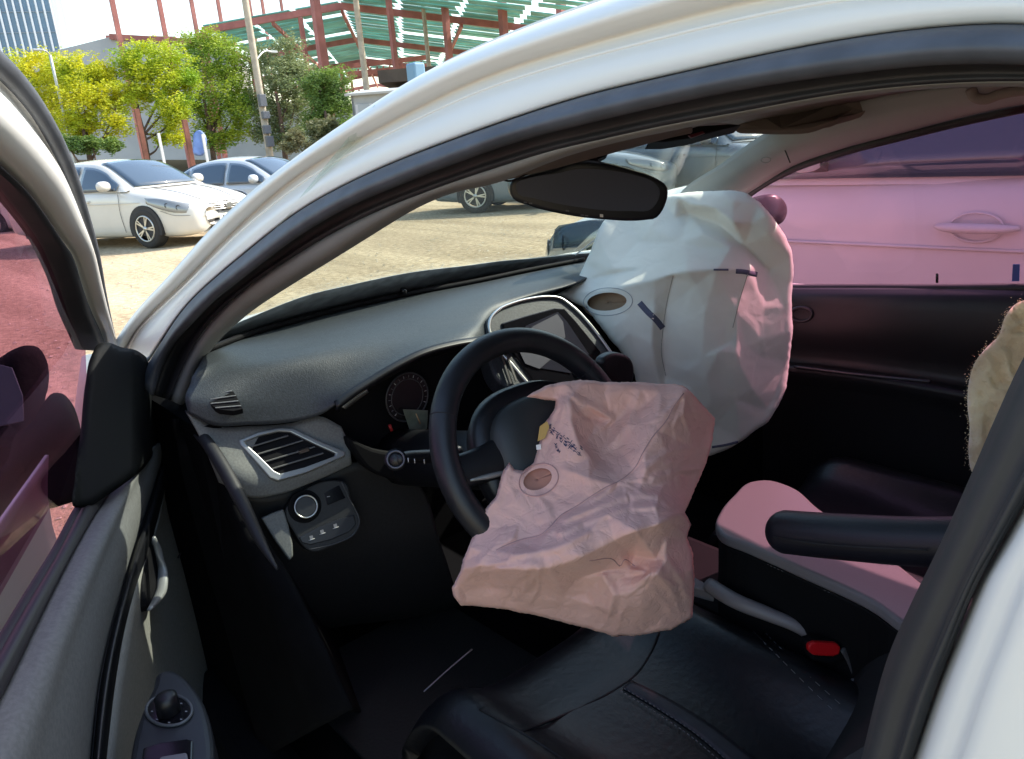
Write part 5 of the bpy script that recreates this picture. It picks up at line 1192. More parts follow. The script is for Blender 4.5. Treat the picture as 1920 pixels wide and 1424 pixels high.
# ================================================================== OTHER CARS
def frame3(root_loc, heading): return Matrix.Translation(Vector(root_loc)) @ Matrix.Rotation(heading, 4, 'Z')
GLZ = mat('car_window_glass', (0.055, 0.08, 0.11), .06, spec=.8)
TYRE = mat('tyre', (.03, .027, .024), .85, bump=(60, .4, .005)); ALLOY = mat('alloy_rim', (.55, .54, .50), .32, metal=.85)
LAMPG = mat('headlamp_glass', (.26, .27, .27), .10, metal=.3); GRILLE = mat('grille_dark', (.03, .032, .035), .3); PLATE = mat('number_plate', (.60, .60, .50), .5)
def build_car(name, paint, tall=0.0, L=4.7):
    """saloon: front at +x, centre of wheelbase at 0; returns root with parts in local coordinates"""
    root = empty(name)
    HX = L/2
    #      x, halfwidth, sill, shoulder z, deck z (centre), deck half width
    ST = [(HX, .50, .34, .56, .60, .42), (HX-.06, .70, .24, .60, .66, .58), (HX-.25, .83, .20, .66, .74, .66), (HX-.6, .885, .19, .74, .85, .68), (HX-1.0, .90, .19, .83, .93, .70), (HX-1.35, .905, .20, .89, .98, .74),
          (HX-1.9, .91, .20, .92, .99, .78), (HX-2.6, .915, .20, .94, .99, .80), (HX-3.3, .91, .20, .96, 1.0, .79), (HX-3.8, .90, .22, .97, 1.02, .76), (HX-4.3, .87, .26, .96, 1.03, .72), (HX-L+.12, .80, .30, .90, .98, .64), (HX-L, .62, .40, .78, .84, .5)]
    rows = []
    for x, hw, zs, zb, zd, dw in ST:
        zs, zb, zd = zs, zb+tall*.6, zd+tall*.6
        h = [(hw*.80, zs-.03), (hw*.95, zs+.02), (hw*.985, zs+.14), (hw, zs+(zb-zs)*.45), (hw*.995, zs+(zb-zs)*.72), (hw*.985, zb-.05), (hw*.955, zb), (dw+ (hw*.955-dw)*.45, zb+(zd-zb)*.62), (dw*.75, zd-.008), (dw*.35, zd), ]
        row = [np.array([x-(.0 if i else 0), y, z]) for i, (y, z) in enumerate(h)]
        row = row+[p*np.array([1, -1, 1]) for p in row[::-1]]
        rows.append(row)
    R = np.array([resample(r, 46) for r in rows])
    cols = [catmull(R[:, j], 6) for j in range(46)]; G = np.stack(cols, 1)
    # pull wheel openings in
    xf, xr_ = HX-.95, HX-.95-2.75*(L/4.7)
    m_, n_ = G.shape[:2]
    v = G.reshape(-1, 3); fa = []
    for i in range(m_-1):
        for j in range(n_-1):
            c = (v[i*n_+j]+v[(i+1)*n_+j+1])/2
            fa.append((i*n_+j, i*n_+j+1, (i+1)*n_+j+1, (i+1)*n_+j))
    fa.append(tuple(range(n_))); fa.append(tuple((m_-1)*n_+k for k in range(n_))[::-1])
    from_data('body', v, fa, paint, root)
    def S(u, j):                        # point on the body skin, u along, j across (0 sill right... )
        a = u*(m_-1); i = min(int(a), m_-2); t_ = a-i; b = j*(n_-1); k = min(int(b), n_-2); s_ = b-k
        return (G[i, k]*(1-t_)+G[i+1, k]*t_)*(1-s_)+(G[i, k+1]*(1-t_)+G[i+1, k+1]*t_)*s_
    def patch(nm, us, js, m, off=.008, n=8):
        P = np.array([[S(u, j) for j in np.linspace(js(u)[0], js(u)[1], n)] for u in us])
        du = np.gradient(P, axis=0); dv = np.gradient(P, axis=1); nn = np.cross(du, dv); nn /= np.linalg.norm(nn, axis=2, keepdims=True)+1e-9
        c = np.array([0, 0, .6]); sg = np.sign(np.sum(nn*(P-c*np.ones(3)-np.array([1, 0, 0])*P[..., :1]*.8), axis=2, keepdims=True)); sg[sg == 0] = 1
        P = P+nn*sg*off
        a, b_ = P.shape[:2]; v_ = P.reshape(-1, 3)
        f_ = [(i*b_+j, i*b_+j+1, (i+1)*b_+j+1, (i+1)*b_+j) for i in range(a-1) for j in range(b_-1)]
        o = from_data(nm, v_, f_, m, root); solid(o, .006, 0); return o
    # greenhouse
    roof_z = 1.45+tall
    edge = [(HX-1.28, .74, .965), (HX-1.62, .69, 1.17), (HX-2.02, .625, 1.365), (HX-2.5, .595, 1.43), (HX-3.0, .585, 1.43), (HX-3.5, .60, 1.34), (HX-3.95, .65, 1.14), (HX-4.2, .69, 1.02)]
    if tall: edge = [(HX-1.22, .76, 1.0), (HX-1.55, .72, 1.25), (HX-1.95, .66, 1.52), (HX-2.5, .63, 1.60), (HX-3.2, .625, 1.60), (HX-3.9, .63, 1.55), (HX-4.3, .66, 1.32), (HX-4.5, .72, 1.05)]
    E_ = resample(np.array(edge), 60)
    grow = []
    for p in E_:
        x, y, z = p
        cr = .05*math.sin(math.pi*min(1, max(0, (z-.97)/.45))/2)
        fwd = .17 if x > HX-2.3 else (-.10 if x < HX-3.3 else 0)
        fwd *= (1-min(1, max(0, (z-.97)/.48)))*.9+.1
        xb = np.clip(x, HX-4.25, HX-1.25)
        zbelt = .93+tall*.6
        row = [np.array([x, .865, min(zbelt, z-.01)]), np.array([x, .865*.5+y*.5+.03, (zbelt+z)/2 if z > zbelt else z-.006]), np.array([x, y+.012, z-.02]), np.array([x, y-.02, z])]
        row += [np.array([x+fwd*(1-(yy/ y)**2), yy, z+cr*(1-(yy/y)**2)]) for yy in np.linspace(y*.8, 0, 6)]
        row = row+[q*np.array([1, -1, 1]) for q in row[-2::-1]]
        grow.append(row)
    GG = np.array(grow); a, b_ = GG.shape[:2]; v = GG.reshape(-1, 3)
    from_data('cabin', v, [(i*b_+j, i*b_+j+1, (i+1)*b_+j+1, (i+1)*b_+j) for i in range(a-1) for j in range(b_-1)], paint, root)
    def gp(u, yfrac):
        p = E_[int(round(u*59))]; i = int(round(u*59)); row = grow[i]
        Y = p[1]*yfrac; x, y, z = p
        cr = .05*math.sin(math.pi*min(1, max(0, (z-.97)/.45))/2)
        fwd = .17 if x > HX-2.3 else (-.10 if x < HX-3.3 else 0)
        fwd *= (1-min(1, max(0, (z-.97)/.48)))*.9+.1
        return np.array([x+fwd*(1-yfrac**2), Y, z+cr*(1-yfrac**2)])
    def glz(nm, u0, u1, m=GLZ):
        P = np.array([[gp(u, yf) for yf in np.linspace(-.93, .93, 12)] for u in np.linspace(u0, u1, 10)])
        dz = np.array([.012 if u0 < .5 else -.012, 0, .012]); P = P+dz
        v_ = P.reshape(-1, 3); f_ = [(i*12+j, i*12+j+1, (i+1)*12+j+1, (i+1)*12+j) for i in range(9) for j in range(11)]
        o = from_data(nm, v_, f_, m, root); solid(o, .006, 0)
    s_w = 0.33 if not tall else .33
    glz('windscreen', .02, s_w-.03); glz('rear_screen', .73, .97)
    def side(nm, xs, sg):
        top = []; bot = []
        for x in xs:
            i = int(np.argmin(abs(E_[:, 0]-x))); p = E_[i]; zb = .955+tall*.6
            zt = max(zb+.01, p[2]-.055); k = (zt-zb)/max(.02, p[2]-zb)
            top.append(np.array([x, sg*(.868*(1-k)+(p[1]+.02)*k+.012), zt])); bot.append(np.array([x, sg*.882, zb]))
        o = grid(nm, [top, [(p+q)/2+np.array([0, sg*.012, 0]) for p, q in zip(top, bot)], bot], 14, GLZ, root, .006, sub=3, flip=False)
    for sg in (1, -1):
        side('side_window', np.linspace(HX-1.50, HX-2.42, 10), sg); side('side_window', np.linspace(HX-2.50, HX-3.42, 10), sg); side('quarter_window', np.linspace(HX-3.48, HX-3.85, 6), sg)
        # mirror
        mp_ = relief_blob('door_mirror', (HX-1.62, sg*1.02, 1.04+tall*.6), (.07, .13, .085), paint, root)
        beam('mirror_stalk', (HX-1.60, sg*.88, .97+tall*.6), (HX-1.62, sg*.97, 1.0+tall*.6), .05, .03, BLACK, root)
        for x in (HX-2.36, HX-3.30): 
            beam('door_handle', (x, sg*.925, .80+tall*.6), (x+.19, sg*.925, .80+tall*.6), .035, .03, paint, root)
        for x in (HX-1.45, HX-2.46, HX-3.4): tube('door_gap', [np.array([x, sg*.905, .92+tall*.5]), np.array([x-.02, sg*.921, .6]), np.array([x, sg*.90, .27])], .004, GRILLE, root, n=10, seg=5)
        # wheels
        for x in (xf, xr_):
            y = sg*.80
            plate('wheel_arch', [np.array([x+.365*math.cos(q), sg*.922, .335+.365*math.sin(q)]) for q in np.linspace(-.35, math.pi+.35, 25)], .25, RUBBER_D, root, .004, toward=(0, sg, 0))
            wv = empty('wheel', (x, y+sg*.02, .325)); wv.parent = root
            th = np.linspace(0, 2*math.pi, 37)[:-1]
            prof = [(.20, .10), (.235, .115), (.30, .112), (.322, .085), (.326, 0), (.322, -.085), (.30, -.112)]
            v_ = [(r*math.cos(q), sg*yy, r*math.sin(q)) for r, yy in prof for q in th]; kk = len(th)
            f_ = [(i*kk+j, i*kk+(j+1) % kk, (i+1)*kk+(j+1) % kk, (i+1)*kk+j) for i in range(len(prof)-1) for j in range(kk)]
            from_data('tyre', v_, f_, TYRE, wv)
            tube('rim', [(.205*math.cos(q), sg*.112, .205*math.sin(q)) for q in th], .014, ALLOY, wv, closed=True, seg=8)
            plate('brake_disc', [np.array([.19*math.cos(q), sg*.05, .19*math.sin(q)]) for q in th], .01, GRILLE, wv, 0, toward=(0, sg, 0))
            for q in np.linspace(0, 2*math.pi, 6)[:-1]:
                for e_ in (-.13, .13):
                    beam('rim_spoke', (.03*math.cos(q), sg*.105, .03*math.sin(q)), (.20*math.cos(q+e_), sg*.108, .20*math.sin(q+e_)), .022, .022, ALLOY, wv)
            tube('rim_hub', [(0, sg*.09, 0), (0, sg*.122, 0)], .04, ALLOY, wv, seg=16)
        # headlamp: swept patch on the corner
        hp = []
        for k, (x, z0, z1, y0) in enumerate([(HX-.10, .55, .645, .60), (HX-.18, .545, .69, .74), (HX-.35, .57, .745, .845), (HX-.55, .62, .785, .882), (HX-.85, .725, .80, .895)]):
            tl = tall*.5
            hp.append((np.array([x+.03, sg*(y0+.012), z0+tl]), np.array([x-.02, sg*(y0-.03+.012), z1+tl])))
        lo = [a_ for a_, _ in hp]; hi = [b__ for _, b__ in hp]
        o = grid('headlamp', [lo, [(p+q)/2+np.array([.02, sg*.012, 0]) for p, q in zip(lo, hi)], hi], 16, LAMPG, root, .02, sub=3)
        tube('headlamp_rim', lo+[hi[-1]]+hi[::-1], .006, GRILLE, root, closed=True, n=None, seg=6)
        for (lx_, ly_, lz_, lr_) in ((HX-.24, .80, .635, .040), (HX-.42, .868, .68, .034)):
            tube('headlamp_lens', [np.array([lx_+lr_*.35*math.cos(q_)*.6+.012, sg*(ly_+.022+lr_*.5*abs(math.cos(q_))*.2), lz_+tall*.5+lr_*math.sin(q_)])+np.array([-lr_*math.cos(q_)*.8, sg*lr_*math.cos(q_)*.6, 0]) for q_ in np.linspace(0, 2*math.pi, 17)[:-1]], .006, GRILLE, root, closed=True, seg=6)
        tube('bonnet_gap', [S(u_, .375 if sg > 0 else .625)+np.array([0, 0, .003]) for u_ in np.linspace(.15, .40, 14)], .0045, GRILLE, root, seg=5)
        tube('bumper_line', [np.array([HX-.02, sg*.52, .50+tall*.5]), np.array([HX-.10, sg*.74, .50+tall*.5]), np.array([HX-.30, sg*.875, .52+tall*.5]), np.array([HX-.56, sg*.905, .60+tall*.5])], .0045, mat('shut_line_grey', (.16, .155, .15), .6), root, n=14, seg=5)
        tube('body_crease', [np.array([x_, sg*(.915 if x_ < HX-1.2 else .905), .74+tall*.5+.015*(HX-x_)/3]) for x_ in np.linspace(HX-1.0, HX-4.0, 12)], .006, paint, root, seg=6)
        plate('fog_lamp', [np.array([HX-.13-.25*t_, sg*(.60+.16*t_), .36+dz]) + np.array([.02, sg*.015, 0]) for t_, dz in ((0, -.03), (.6, -.03), (1, 0), (.6, .035), (0, .03))], .02, LAMPG, root, .003)
        tl_ = plate('tail_lamp', [np.array([HX-L+a__, sg*(y+.02), z+tall*.5]) for a__, y, z in ((.05, .60, .80), (.12, .78, .80), (.35, .87, .82), (.35, .86, .92), (.12, .76, .92), (.05, .6, .9))], .02, mat('tail_red', (.25, .01, .01), .2), root, .003, toward=(-1, sg, 0))
    # nose
    tl = tall*.5
    plate('grille', [np.array([HX+.035-.10*(y/.45)**2-.25*(z-.55), y, z+tl]) for y, z in ((-.46, .63), (-.30, .66), (0, .67), (.30, .66), (.46, .63), (.40, .55), (.2, .51), (-.2, .51), (-.40, .55))], .03, GRILLE, root, .004, toward=(1, 0, 0))
    for z in (.545, .58, .615, .645):
        tube('grille_bar', [np.array([HX+.045-.10*(y/.45)**2-.25*(z-.55), y, z+tl]) for y in np.linspace(-.42, .42, 9)], .007, CHROME, root, seg=6)
    plate('badge', [np.array([HX+.06, .08*math.cos(q), .59+tl+.045*math.sin(q)]) for q in np.linspace(0, 2*math.pi, 21)[:-1]], .01, CHROME, root, .001, toward=(1, 0, 0))
    plate('number_plate', [np.array([HX+.055, y, z]) for y, z in ((-.26, .36), (.26, .36), (.26, .47), (-.26, .47))], .01, PLATE, root, .002, toward=(1, 0, 0))
    for i, y in enumerate((-.19, -.12, -.02, .06, .13, .20)):
        beam('plate_mark', (HX+.0565, y, .39), (HX+.0565, y+.015, .44), .02, .006, GRILLE, root)
    plate('lower_intake', [np.array([HX+.03-.12*(y/.5)**2, y, z]) for y, z in ((-.52, .26), (.52, .26), (.46, .32), (-.46, .32))], .03, GRILLE, root, .004, toward=(1, 0, 0))
    return root
def relief_blob(nm, c, r, m, root):
    bm = bmesh.new(); bmesh.ops.create_uvsphere(bm, u_segments=20, v_segments=12, radius=1.0)
    for v in bm.verts:
        p = v.co; k = 1 if p.x < 0 else 1.0
        v.co = Vector((c[0]+p.x*r[0]*(1.25 if p.x > 0 else .45), c[1]+(abs(p.y)**.8*math.copysign(1, p.y))*r[1], c[2]+(abs(p.z)**.8*math.copysign(1, p.z))*r[2]))
    return from_bm(nm, bm, m, root, True)
def copy_tree(o, parent=None, swap=None):
    c = o.copy(); COL.objects.link(c); c.parent = parent
    if swap and c.type == 'MESH' and c.data.materials and c.data.materials[0] in swap:
        key = (c.data.name, swap[c.data.materials[0]].name)
        if key not in copy_tree.cache:
            d = c.data.copy(); d.materials[0] = swap[c.data.materials[0]]; copy_tree.cache[key] = d
        c.data = copy_tree.cache[key]
    for ch in list(o.children): copy_tree(ch, c, swap)
    return c
copy_tree.cache = {}
CARP = mat('sedan_white_paint', (.60, .57, .51), .25, coat=.6, var=(1.5, .06))
sedan = build_car('sedan', CARP)
def put(o, loc, heading): o.location = loc; o.rotation_euler = (0, 0, heading)
hd = math.atan2(-.420, -.908)
def from_wheel(P, hd, lx, ly): return (P[0]-(math.cos(hd)*lx-math.sin(hd)*ly), P[1]-(math.sin(hd)*lx+math.cos(hd)*ly), P[2])
wp = at_z((283, 466), 0.0)
put(sedan, from_wheel(wp, hd, 1.40*1.06, .90*-1.06), hd); sedan.scale = (1.06, 1.06, 1.06)
GRP = 'cars parked across the yard'
tag(sedan, 'white sedan facing the camera across the gravel, front wheel and headlamp in clear view', 'car', GRP)
def another(label, loc, heading, paint=None, base=sedan):
    c = copy_tree(base, None, {CARP: paint} if paint else None); put(c, loc, heading); c['label'] = label; c['group'] = GRP; c['category'] = 'car'; return c
SILV = mat('silver_car_paint', (.50, .52, .53), .3, metal=.15, coat=.5); DARKC = mat('dark_car_paint', (.15, .18, .20), .3, coat=.4); GREYC = mat('grey_car_paint', (.12, .14, .16), .3, metal=.3, coat=.4)
p = at_d((485, 360), 17.5); another('silver sedan parked just behind the white sedan, under the trees', (p[0], p[1], -.12), hd+.06, SILV)
p = at_d((105, 330), 21.0); another('white sedan mostly hidden behind the open door frame', (p[0], p[1], -.12), hd+.25)
p = at_d((1330, 310), 15.5); another('dark grey sedan seen above the white airbag through the windscreen', (p[0], p[1], 0), hd-.5, GREYC)
p = at_d((1180, 308), 17.5); another('white sedan seen above the rearview mirror through the windscreen', (p[0], p[1], 0), hd-.35)
p = at_d((1040, 372), 16.0); another('blue grey sedan seen through the windscreen left of the rearview mirror', (p[0], p[1], 0), hd+.2, DARKC)
# tall white car alongside
van = build_car('white_mpv', PAINT, tall=.17, L=4.85)
hp_ = at_y((1830, 425), -1.57)
for ch in list(van.children):
    if ch.name.startswith('door_handle') or ch.name.startswith('door_gap'): bpy.data.objects.remove(ch)
for hx_ in (.155, -.90):
    tube('door_handle', [np.array([hx_+x_, .925+dy_, .905]) for x_, dy_ in ((-.115, -.01), (-.09, .012), (-.03, .022), (.04, .022), (.09, .012), (.115, -.01))], [.010, .017, .019, .019, .017, .010], PAINT, van, n=24, seg=12, flat=.8)
    tube('handle_recess', [np.array([hx_+.075*math.cos(a_), .922, .905+.045*math.sin(a_)]) for a_ in np.linspace(0, 2*math.pi, 25)[:-1]], .004, PAINT, van, closed=True, seg=6)
    plate('lock_cover', [np.array([hx_-.07+.006*math.cos(a_), .945, .905+.006*math.sin(a_)]) for a_ in np.linspace(0, 2*math.pi, 13)[:-1]], .004, GLOSS, van, 0, toward=(0, 1, 0))
tube('door_gap', [np.array([-.05, .90, 1.05]), np.array([-.06, .925, .75]), np.array([-.05, .91, .35])], .004, GRILLE, van, n=10, seg=5)
for ch in van.children:
    if ch.name.startswith('door_mirror') and ch.data.vertices[0].co.y > 0: ch.location = (-.13, -.02, .03)
    if ch.name.startswith('mirror_stalk') and ch.data.vertices[0].co.y > 0: ch.location = (-.13, -.01, .02)
put(van, (hp_[0]-(4.85/2-2.27), -1.57-.92, .075), 0.0)
tag(van, 'tall white car parked alongside, seen through the pink tinted passenger window', 'car')

# ================================================================== TREES
def leafmat(name, c1, c2, sc=.5): return mat(name, c1, .6, col2=c2, var=(sc, 1), transl=.35)
BARK = mat('bark', (.10, .065, .045), .9, bump=(30, .5, .02), var=(6, .3))
def tree(label, base, h, blobs, lm, n, leaf, lean=0.0):
    root = empty('tree', base)
    tag(root, label, 'tree', 'trees along the yard edge')
    top = Vector((lean, 0, h*.62))
    tr = tube('trunk', [(0, 0, -.1), (lean*.2, .03, h*.2), (lean*.5, -.04, h*.42), tuple(top)], [.17, .13, .10, .05], BARK, root, n=14, seg=10)
    for b in blobs[::2]:
        a = Vector((lean*.4, 0, h*random.uniform(.25, .45))); e = Vector(b[:3])
        tube('branch', [a, a.lerp(e, .5)+Vector((0, 0, -.15)), e], [.06, .04, .015], BARK, root, n=8, seg=6)
    vs, fs = [], []
    wts = np.array([b[3]**2 for b in blobs]); wts = wts/wts.sum()
    B = np.array(blobs); ib = rng.choice(len(B), size=n, p=wts); D = rng.normal(size=(n, 3)); D /= np.linalg.norm(D, axis=1, keepdims=True)
    rr_ = B[ib, 3]*rng.random(n)**.42
    kk_ = np.array([1+.75*noise.noise(Vector(d_*2.3+B[q_, :3]*3)) for d_, q_ in zip(D, ib)])
    Cc = B[ib, :3]+D*(rr_*kk_)[:, None]*np.array([1, 1, .85])
    keep = np.array([noise.noise(Vector(c_*1.9)+Vector((3, 1, 7))) > -.20 for c_ in Cc]); Cc = Cc[keep]; n = len(Cc)
    nn = rng.normal(size=(n, 3))+np.array([0, 0, .5]); nn /= np.linalg.norm(nn, axis=1, keepdims=True)
    a = np.cross(nn, [0, 0, 1.]); a /= np.linalg.norm(a, axis=1, keepdims=True)+1e-9; q = np.cross(nn, a); sz = (leaf*rng.uniform(.55, 1.4, n))[:, None]
    vs = np.stack([Cc-a*sz, Cc+q*sz*.45, Cc+a*sz, Cc-q*sz*.45], 1).reshape(-1, 3); fs = np.arange(4*n).reshape(-1, 4)
    from_data('crown', vs, fs, lm, root, False)
    return root
def blobs_for(d, cx, pts):
    """crown blobs from photograph spots: (px, py, radius px) at distance d, in coordinates local to the trunk foot"""
    out = []
    for x, y, r in pts:
        P = at_d((x, y), d)-np.array(cx); P += np.array([1, 0, 0])*random.uniform(-.6, .6)
        out.append((P[0], P[1], P[2], r*1.3*d/FPX))
    return out
YEL = leafmat('yellow_green_leaves', (.66, .60, .014), (.36, .46, .02), .8)
YEL2 = leafmat('lime_leaves', (.58, .58, .015), (.26, .42, .025), .7)
GRN = leafmat('fresh_green_leaves', (.34, .42, .03), (.13, .26, .025), .7)
OLV = leafmat('grey_green_leaves', (.30, .34, .15), (.13, .18, .075), .6)
DGR = leafmat('dark_green_leaves', (.20, .30, .05), (.075, .15, .035), .7)
SHR = leafmat('pale_shrub_leaves', (.34, .30, .16), (.13, .15, .06), .6)
def foot(x, d, y=None):
    P = at_d((x, 288), d); P[2] = 0; return tuple(P)
TREES = [('yellowing tree at the far left beside the street lamp', 70, 34, YEL, [(45, 130, 30), (85, 150, 34), (30, 190, 28), (70, 205, 36), (110, 190, 30), (90, 120, 26), (60, 240, 24), (100, 245, 24), (75, 265, 18), (110, 262, 16)], 2600),
    ('broad yellow and lime tree between the street lamp and the red posts', 165, 33, YEL, [(130, 130, 32), (175, 140, 34), (150, 185, 36), (195, 190, 32), (215, 235, 24), (130, 230, 28), (170, 240, 26), (200, 140, 24), (150, 262, 16), (200, 262, 14), (225, 180, 24)], 3000),
    ('rounded yellow tree standing over the brown trunk', 275, 34, YEL2, [(240, 120, 28), (275, 105, 30), (320, 115, 30), (285, 150, 38), (335, 160, 28), (320, 200, 32), (340, 215, 22), (260, 180, 24), (315, 240, 20), (330, 260, 14), (305, 262, 12), (350, 150, 20)], 3200),
    ('tall bright green tree left of the utility pole', 400, 36, GRN, [(370, 85, 28), (400, 80, 26), (425, 110, 32), (385, 130, 36), (445, 150, 26), (410, 180, 36), (375, 200, 26), (440, 215, 28), (400, 240, 30), (430, 255, 18), (385, 262, 16), (420, 272, 14), (455, 190, 22), (450, 245, 18)], 3400),
    ('grey green tree just right of the utility pole', 535, 36, OLV, [(500, 110, 28), (535, 95, 26), (560, 130, 28), (520, 155, 34), (560, 185, 34), (510, 210, 30), (545, 240, 30), (585, 150, 20), (520, 260, 22), (550, 262, 18), (490, 180, 22), (495, 250, 18)], 3600),
    ('dark green bushy tree at the corner of the shed', 620, 34, DGR, [(600, 160, 26), (630, 150, 24), (615, 190, 30), (645, 195, 22), (600, 225, 26), (640, 235, 18)], 2200),
    ('dark green low bush behind the roof of the white sedan', 175, 31.5, DGR, [(120, 268, 14), (150, 272, 14), (180, 270, 15), (210, 272, 13), (95, 272, 12)], 900),
    ('pale low shrub under the grey green tree', 590, 31, SHR, [(560, 260, 16), (590, 245, 18), (610, 255, 16), (575, 275, 14), (625, 232, 14), (540, 275, 12)], 1200)]
for lab, x, d, lm, pts, n in TREES:
    f_ = foot(x, d); h = 1.34+(288-min(p[1]-p[2] for p in pts))*d/FPX
    tree(lab, f_, h, blobs_for(d, f_, pts), lm, int(n*12), .054)

# ================================================================== STREET FURNITURE AND BUILDINGS
CONC = mat('concrete_pole', (.42, .37, .29), .85, var=(3, .2)); GALV = mat('galvanised', (.45, .47, .47), .5, metal=.5, var=(4, .1))
def at_foot(x, d): P = at_d((x, 285), d); P[2] = 0; return P
# street lamp left
P = at_foot(136, 33)
lamp = empty('street_lamp', tuple(P)); tag(lamp, 'slim grey street lamp leaning in front of the yellow trees', 'street lamp')
top = at_d((84, 112), 33)-P
tube('pole', [(0, 0, 0), tuple(top*.5+np.array([0, 0, .0])), (0*top[0], 0*top[1], top[2])][0::2], [.075, .055], GALV, lamp, n=8, seg=12)
tube('lamp_arm', [(0, 0, top[2]-.02), (-.1, .12, top[2]+.12), (-.25, .35, top[2]+.16)], .03, GALV, lamp, n=8)
box('lamp_head', (-.3, .45, top[2]+.15), (.16, .4, .08), GALV, lamp, bev=.02)
# utility poles
POL_ = [(505, 280, 34, 15, 'tall tapering concrete utility pole with wires between the green trees', .16), (687, 165, 48, 13, 'pale utility pole rising behind the grey shed', .22), (803, 112, 62, 17, 'pale utility pole in front of the steel frame', .20)]
tops = []
for x, y, d, h, lab, r in POL_:
    P = at_foot(x, d) if d < 40 else None
    if P is None: P = at_d((x, y), d); P[2] = 0
    u = empty('utility_pole', tuple(P)); tag(u, lab, 'utility pole', 'utility poles')
    tube('pole', [(0, 0, 0), (0, 0, h)], [r, r*.75], CONC, u, n=10, seg=14)
    beam('crossarm', (-.2, .9, h-.6), (.2, -.9, h-.6), .09, .09, CONC, u)
    for yy in (-.8, 0, .8): tube('insulator', [(0, yy, h-.55), (0, yy, h-.32)], .05, GALV, u, seg=8)
    tops.append(P+np.array([0, 0, h-.4]))
    if d < 40:
        arm = at_d((512, 98), d)-P; a0_ = at_d((474, 118), d)-P
        tube('lamp_arm', [(0, 0, a0_[2]-.1), tuple(arm*np.array([.6, .6, 1])), tuple(arm)], .035, GALV, u, n=10, seg=8)
        box('lamp_head', tuple(arm), (.2, .35, .10), GALV, u, bev=.02)
        for k, (yy, sz) in enumerate(((1.9, .45), (2.4, .35), (3.0, .30), (3.6, .5))):
            box('cable_box', (-.22, .05*(k % 2), yy+.2), (.26, .3, sz), mat('box_grey', (.12, .13, .15), .6), u, bev=.02)
P0 = tops[0]
for k, (a, c) in enumerate(((tops[0], tops[1]), (tops[1], tops[2]))):
    for j in range(3):
        off = np.array([0, (j-1)*.8, 0])
        Q = [(a*(1-t_)+c*t_)+off-np.array([0, 0, 1.4*math.sin(math.pi*t_)]) for t_ in np.linspace(0, 1, 9)]
        wv = tube('overhead_cable', Q, .014, RUBBER_D, None, seg=5); tag(wv, ('%s black cable sagging from the tree side pole to the pole behind the shed' if k == 0 else '%s black cable sagging from the shed pole to the pole by the steel frame') % ('left hand', 'middle', 'right hand')[j], 'cable', 'overhead cables')
# shed
SHD = mat('shed_grey', (.30, .32, .33), .7, var=(2, .1))
sa, sb = at_d((662, 215), 29), at_d((860, 200), 29)
sa[2] = sb[2] = 0; dirn = (sb-sa)/np.linalg.norm(sb-sa); nrm = np.array([-dirn[1], dirn[0], 0]); nrm = nrm if nrm @ FW > 0 else -nrm
sh = empty('shed', tuple(sa)); tag(sh, 'low grey shed with a pale sign on its end wall, behind the roof rail', 'shed')
zt_ = at_d((664, 178), 29)[2]; rz_ = math.atan2(dirn[1], dirn[0])
Lg = np.linalg.norm(sb-sa)
def shl(a, b, z): return tuple(dirn*a+nrm*b+np.array([0, 0, z]))
for nm, A in (('wall', [shl(0, 0, 0), shl(Lg, 0, 0), shl(Lg, 0, zt_), shl(0, 0, zt_)]), ('wall', [shl(0, 4, 0), shl(0, 0, 0), shl(0, 0, zt_), shl(0, 4, zt_)])):
    plate(nm, A, .08, SHD, sh, 0, toward=-nrm)
plate('roof', [shl(-.2, -.2, zt_+.02), shl(Lg, -.2, zt_+.02), shl(Lg, 4.2, zt_+.42), shl(-.2, 4.2, zt_+.42)], .08, mat('shed_roof', (.36, .37, .36), .6), sh, 0, toward=(0, 0, 1))
sgp = [at_d(p, 28.9)-sa for p in [(666, 191), (697, 188), (698, 222), (668, 225)]]
so_ = plate('sign_board', sgp, .04, mat('sign_pale', (.55, .52, .50), .6), sh, 0); 
plate('sign_panel', [at_d(p, 28.84)-sa for p in [(671, 197), (692, 195), (693, 218), (673, 220)]], .02, mat('sign_grey', (.33, .34, .33), .6), sh, 0)
# blue tank
tb = box('water_tank', tuple(at_d((780, 138), 40)), (.8, 0.7, 1.0), mat('tank_blue', (.18, .33, .47), .6), None, bev=.1); tag(tb, 'small blue tank beyond the shed roof', 'tank')
tc_ = at_d((780, 138), 40); plate_z = tc_[2]-.6
stn = box('tank_stand', (tc_[0], tc_[1], plate_z/2), (1.1, .9, plate_z-.02), SHD, tb)
stn.parent = tb
# dark building
db = at_d((850, 135), 55)
dbo = empty('workshop', (db[0], db[1], 0)); tag(dbo, 'dark brown workshop roof behind the blue tank', 'building')
box('wall', (0, 0, db[2]/2-.5), (9, 5, db[2]-1), mat('workshop_wall', (.12, .10, .09), .8), dbo, rz=rz_)
box('roof', (0, 0, db[2]-.2), (10, 6, .8), mat('workshop_roof', (.09, .07, .06), .8, var=(1, .2)), dbo, rz=rz_)
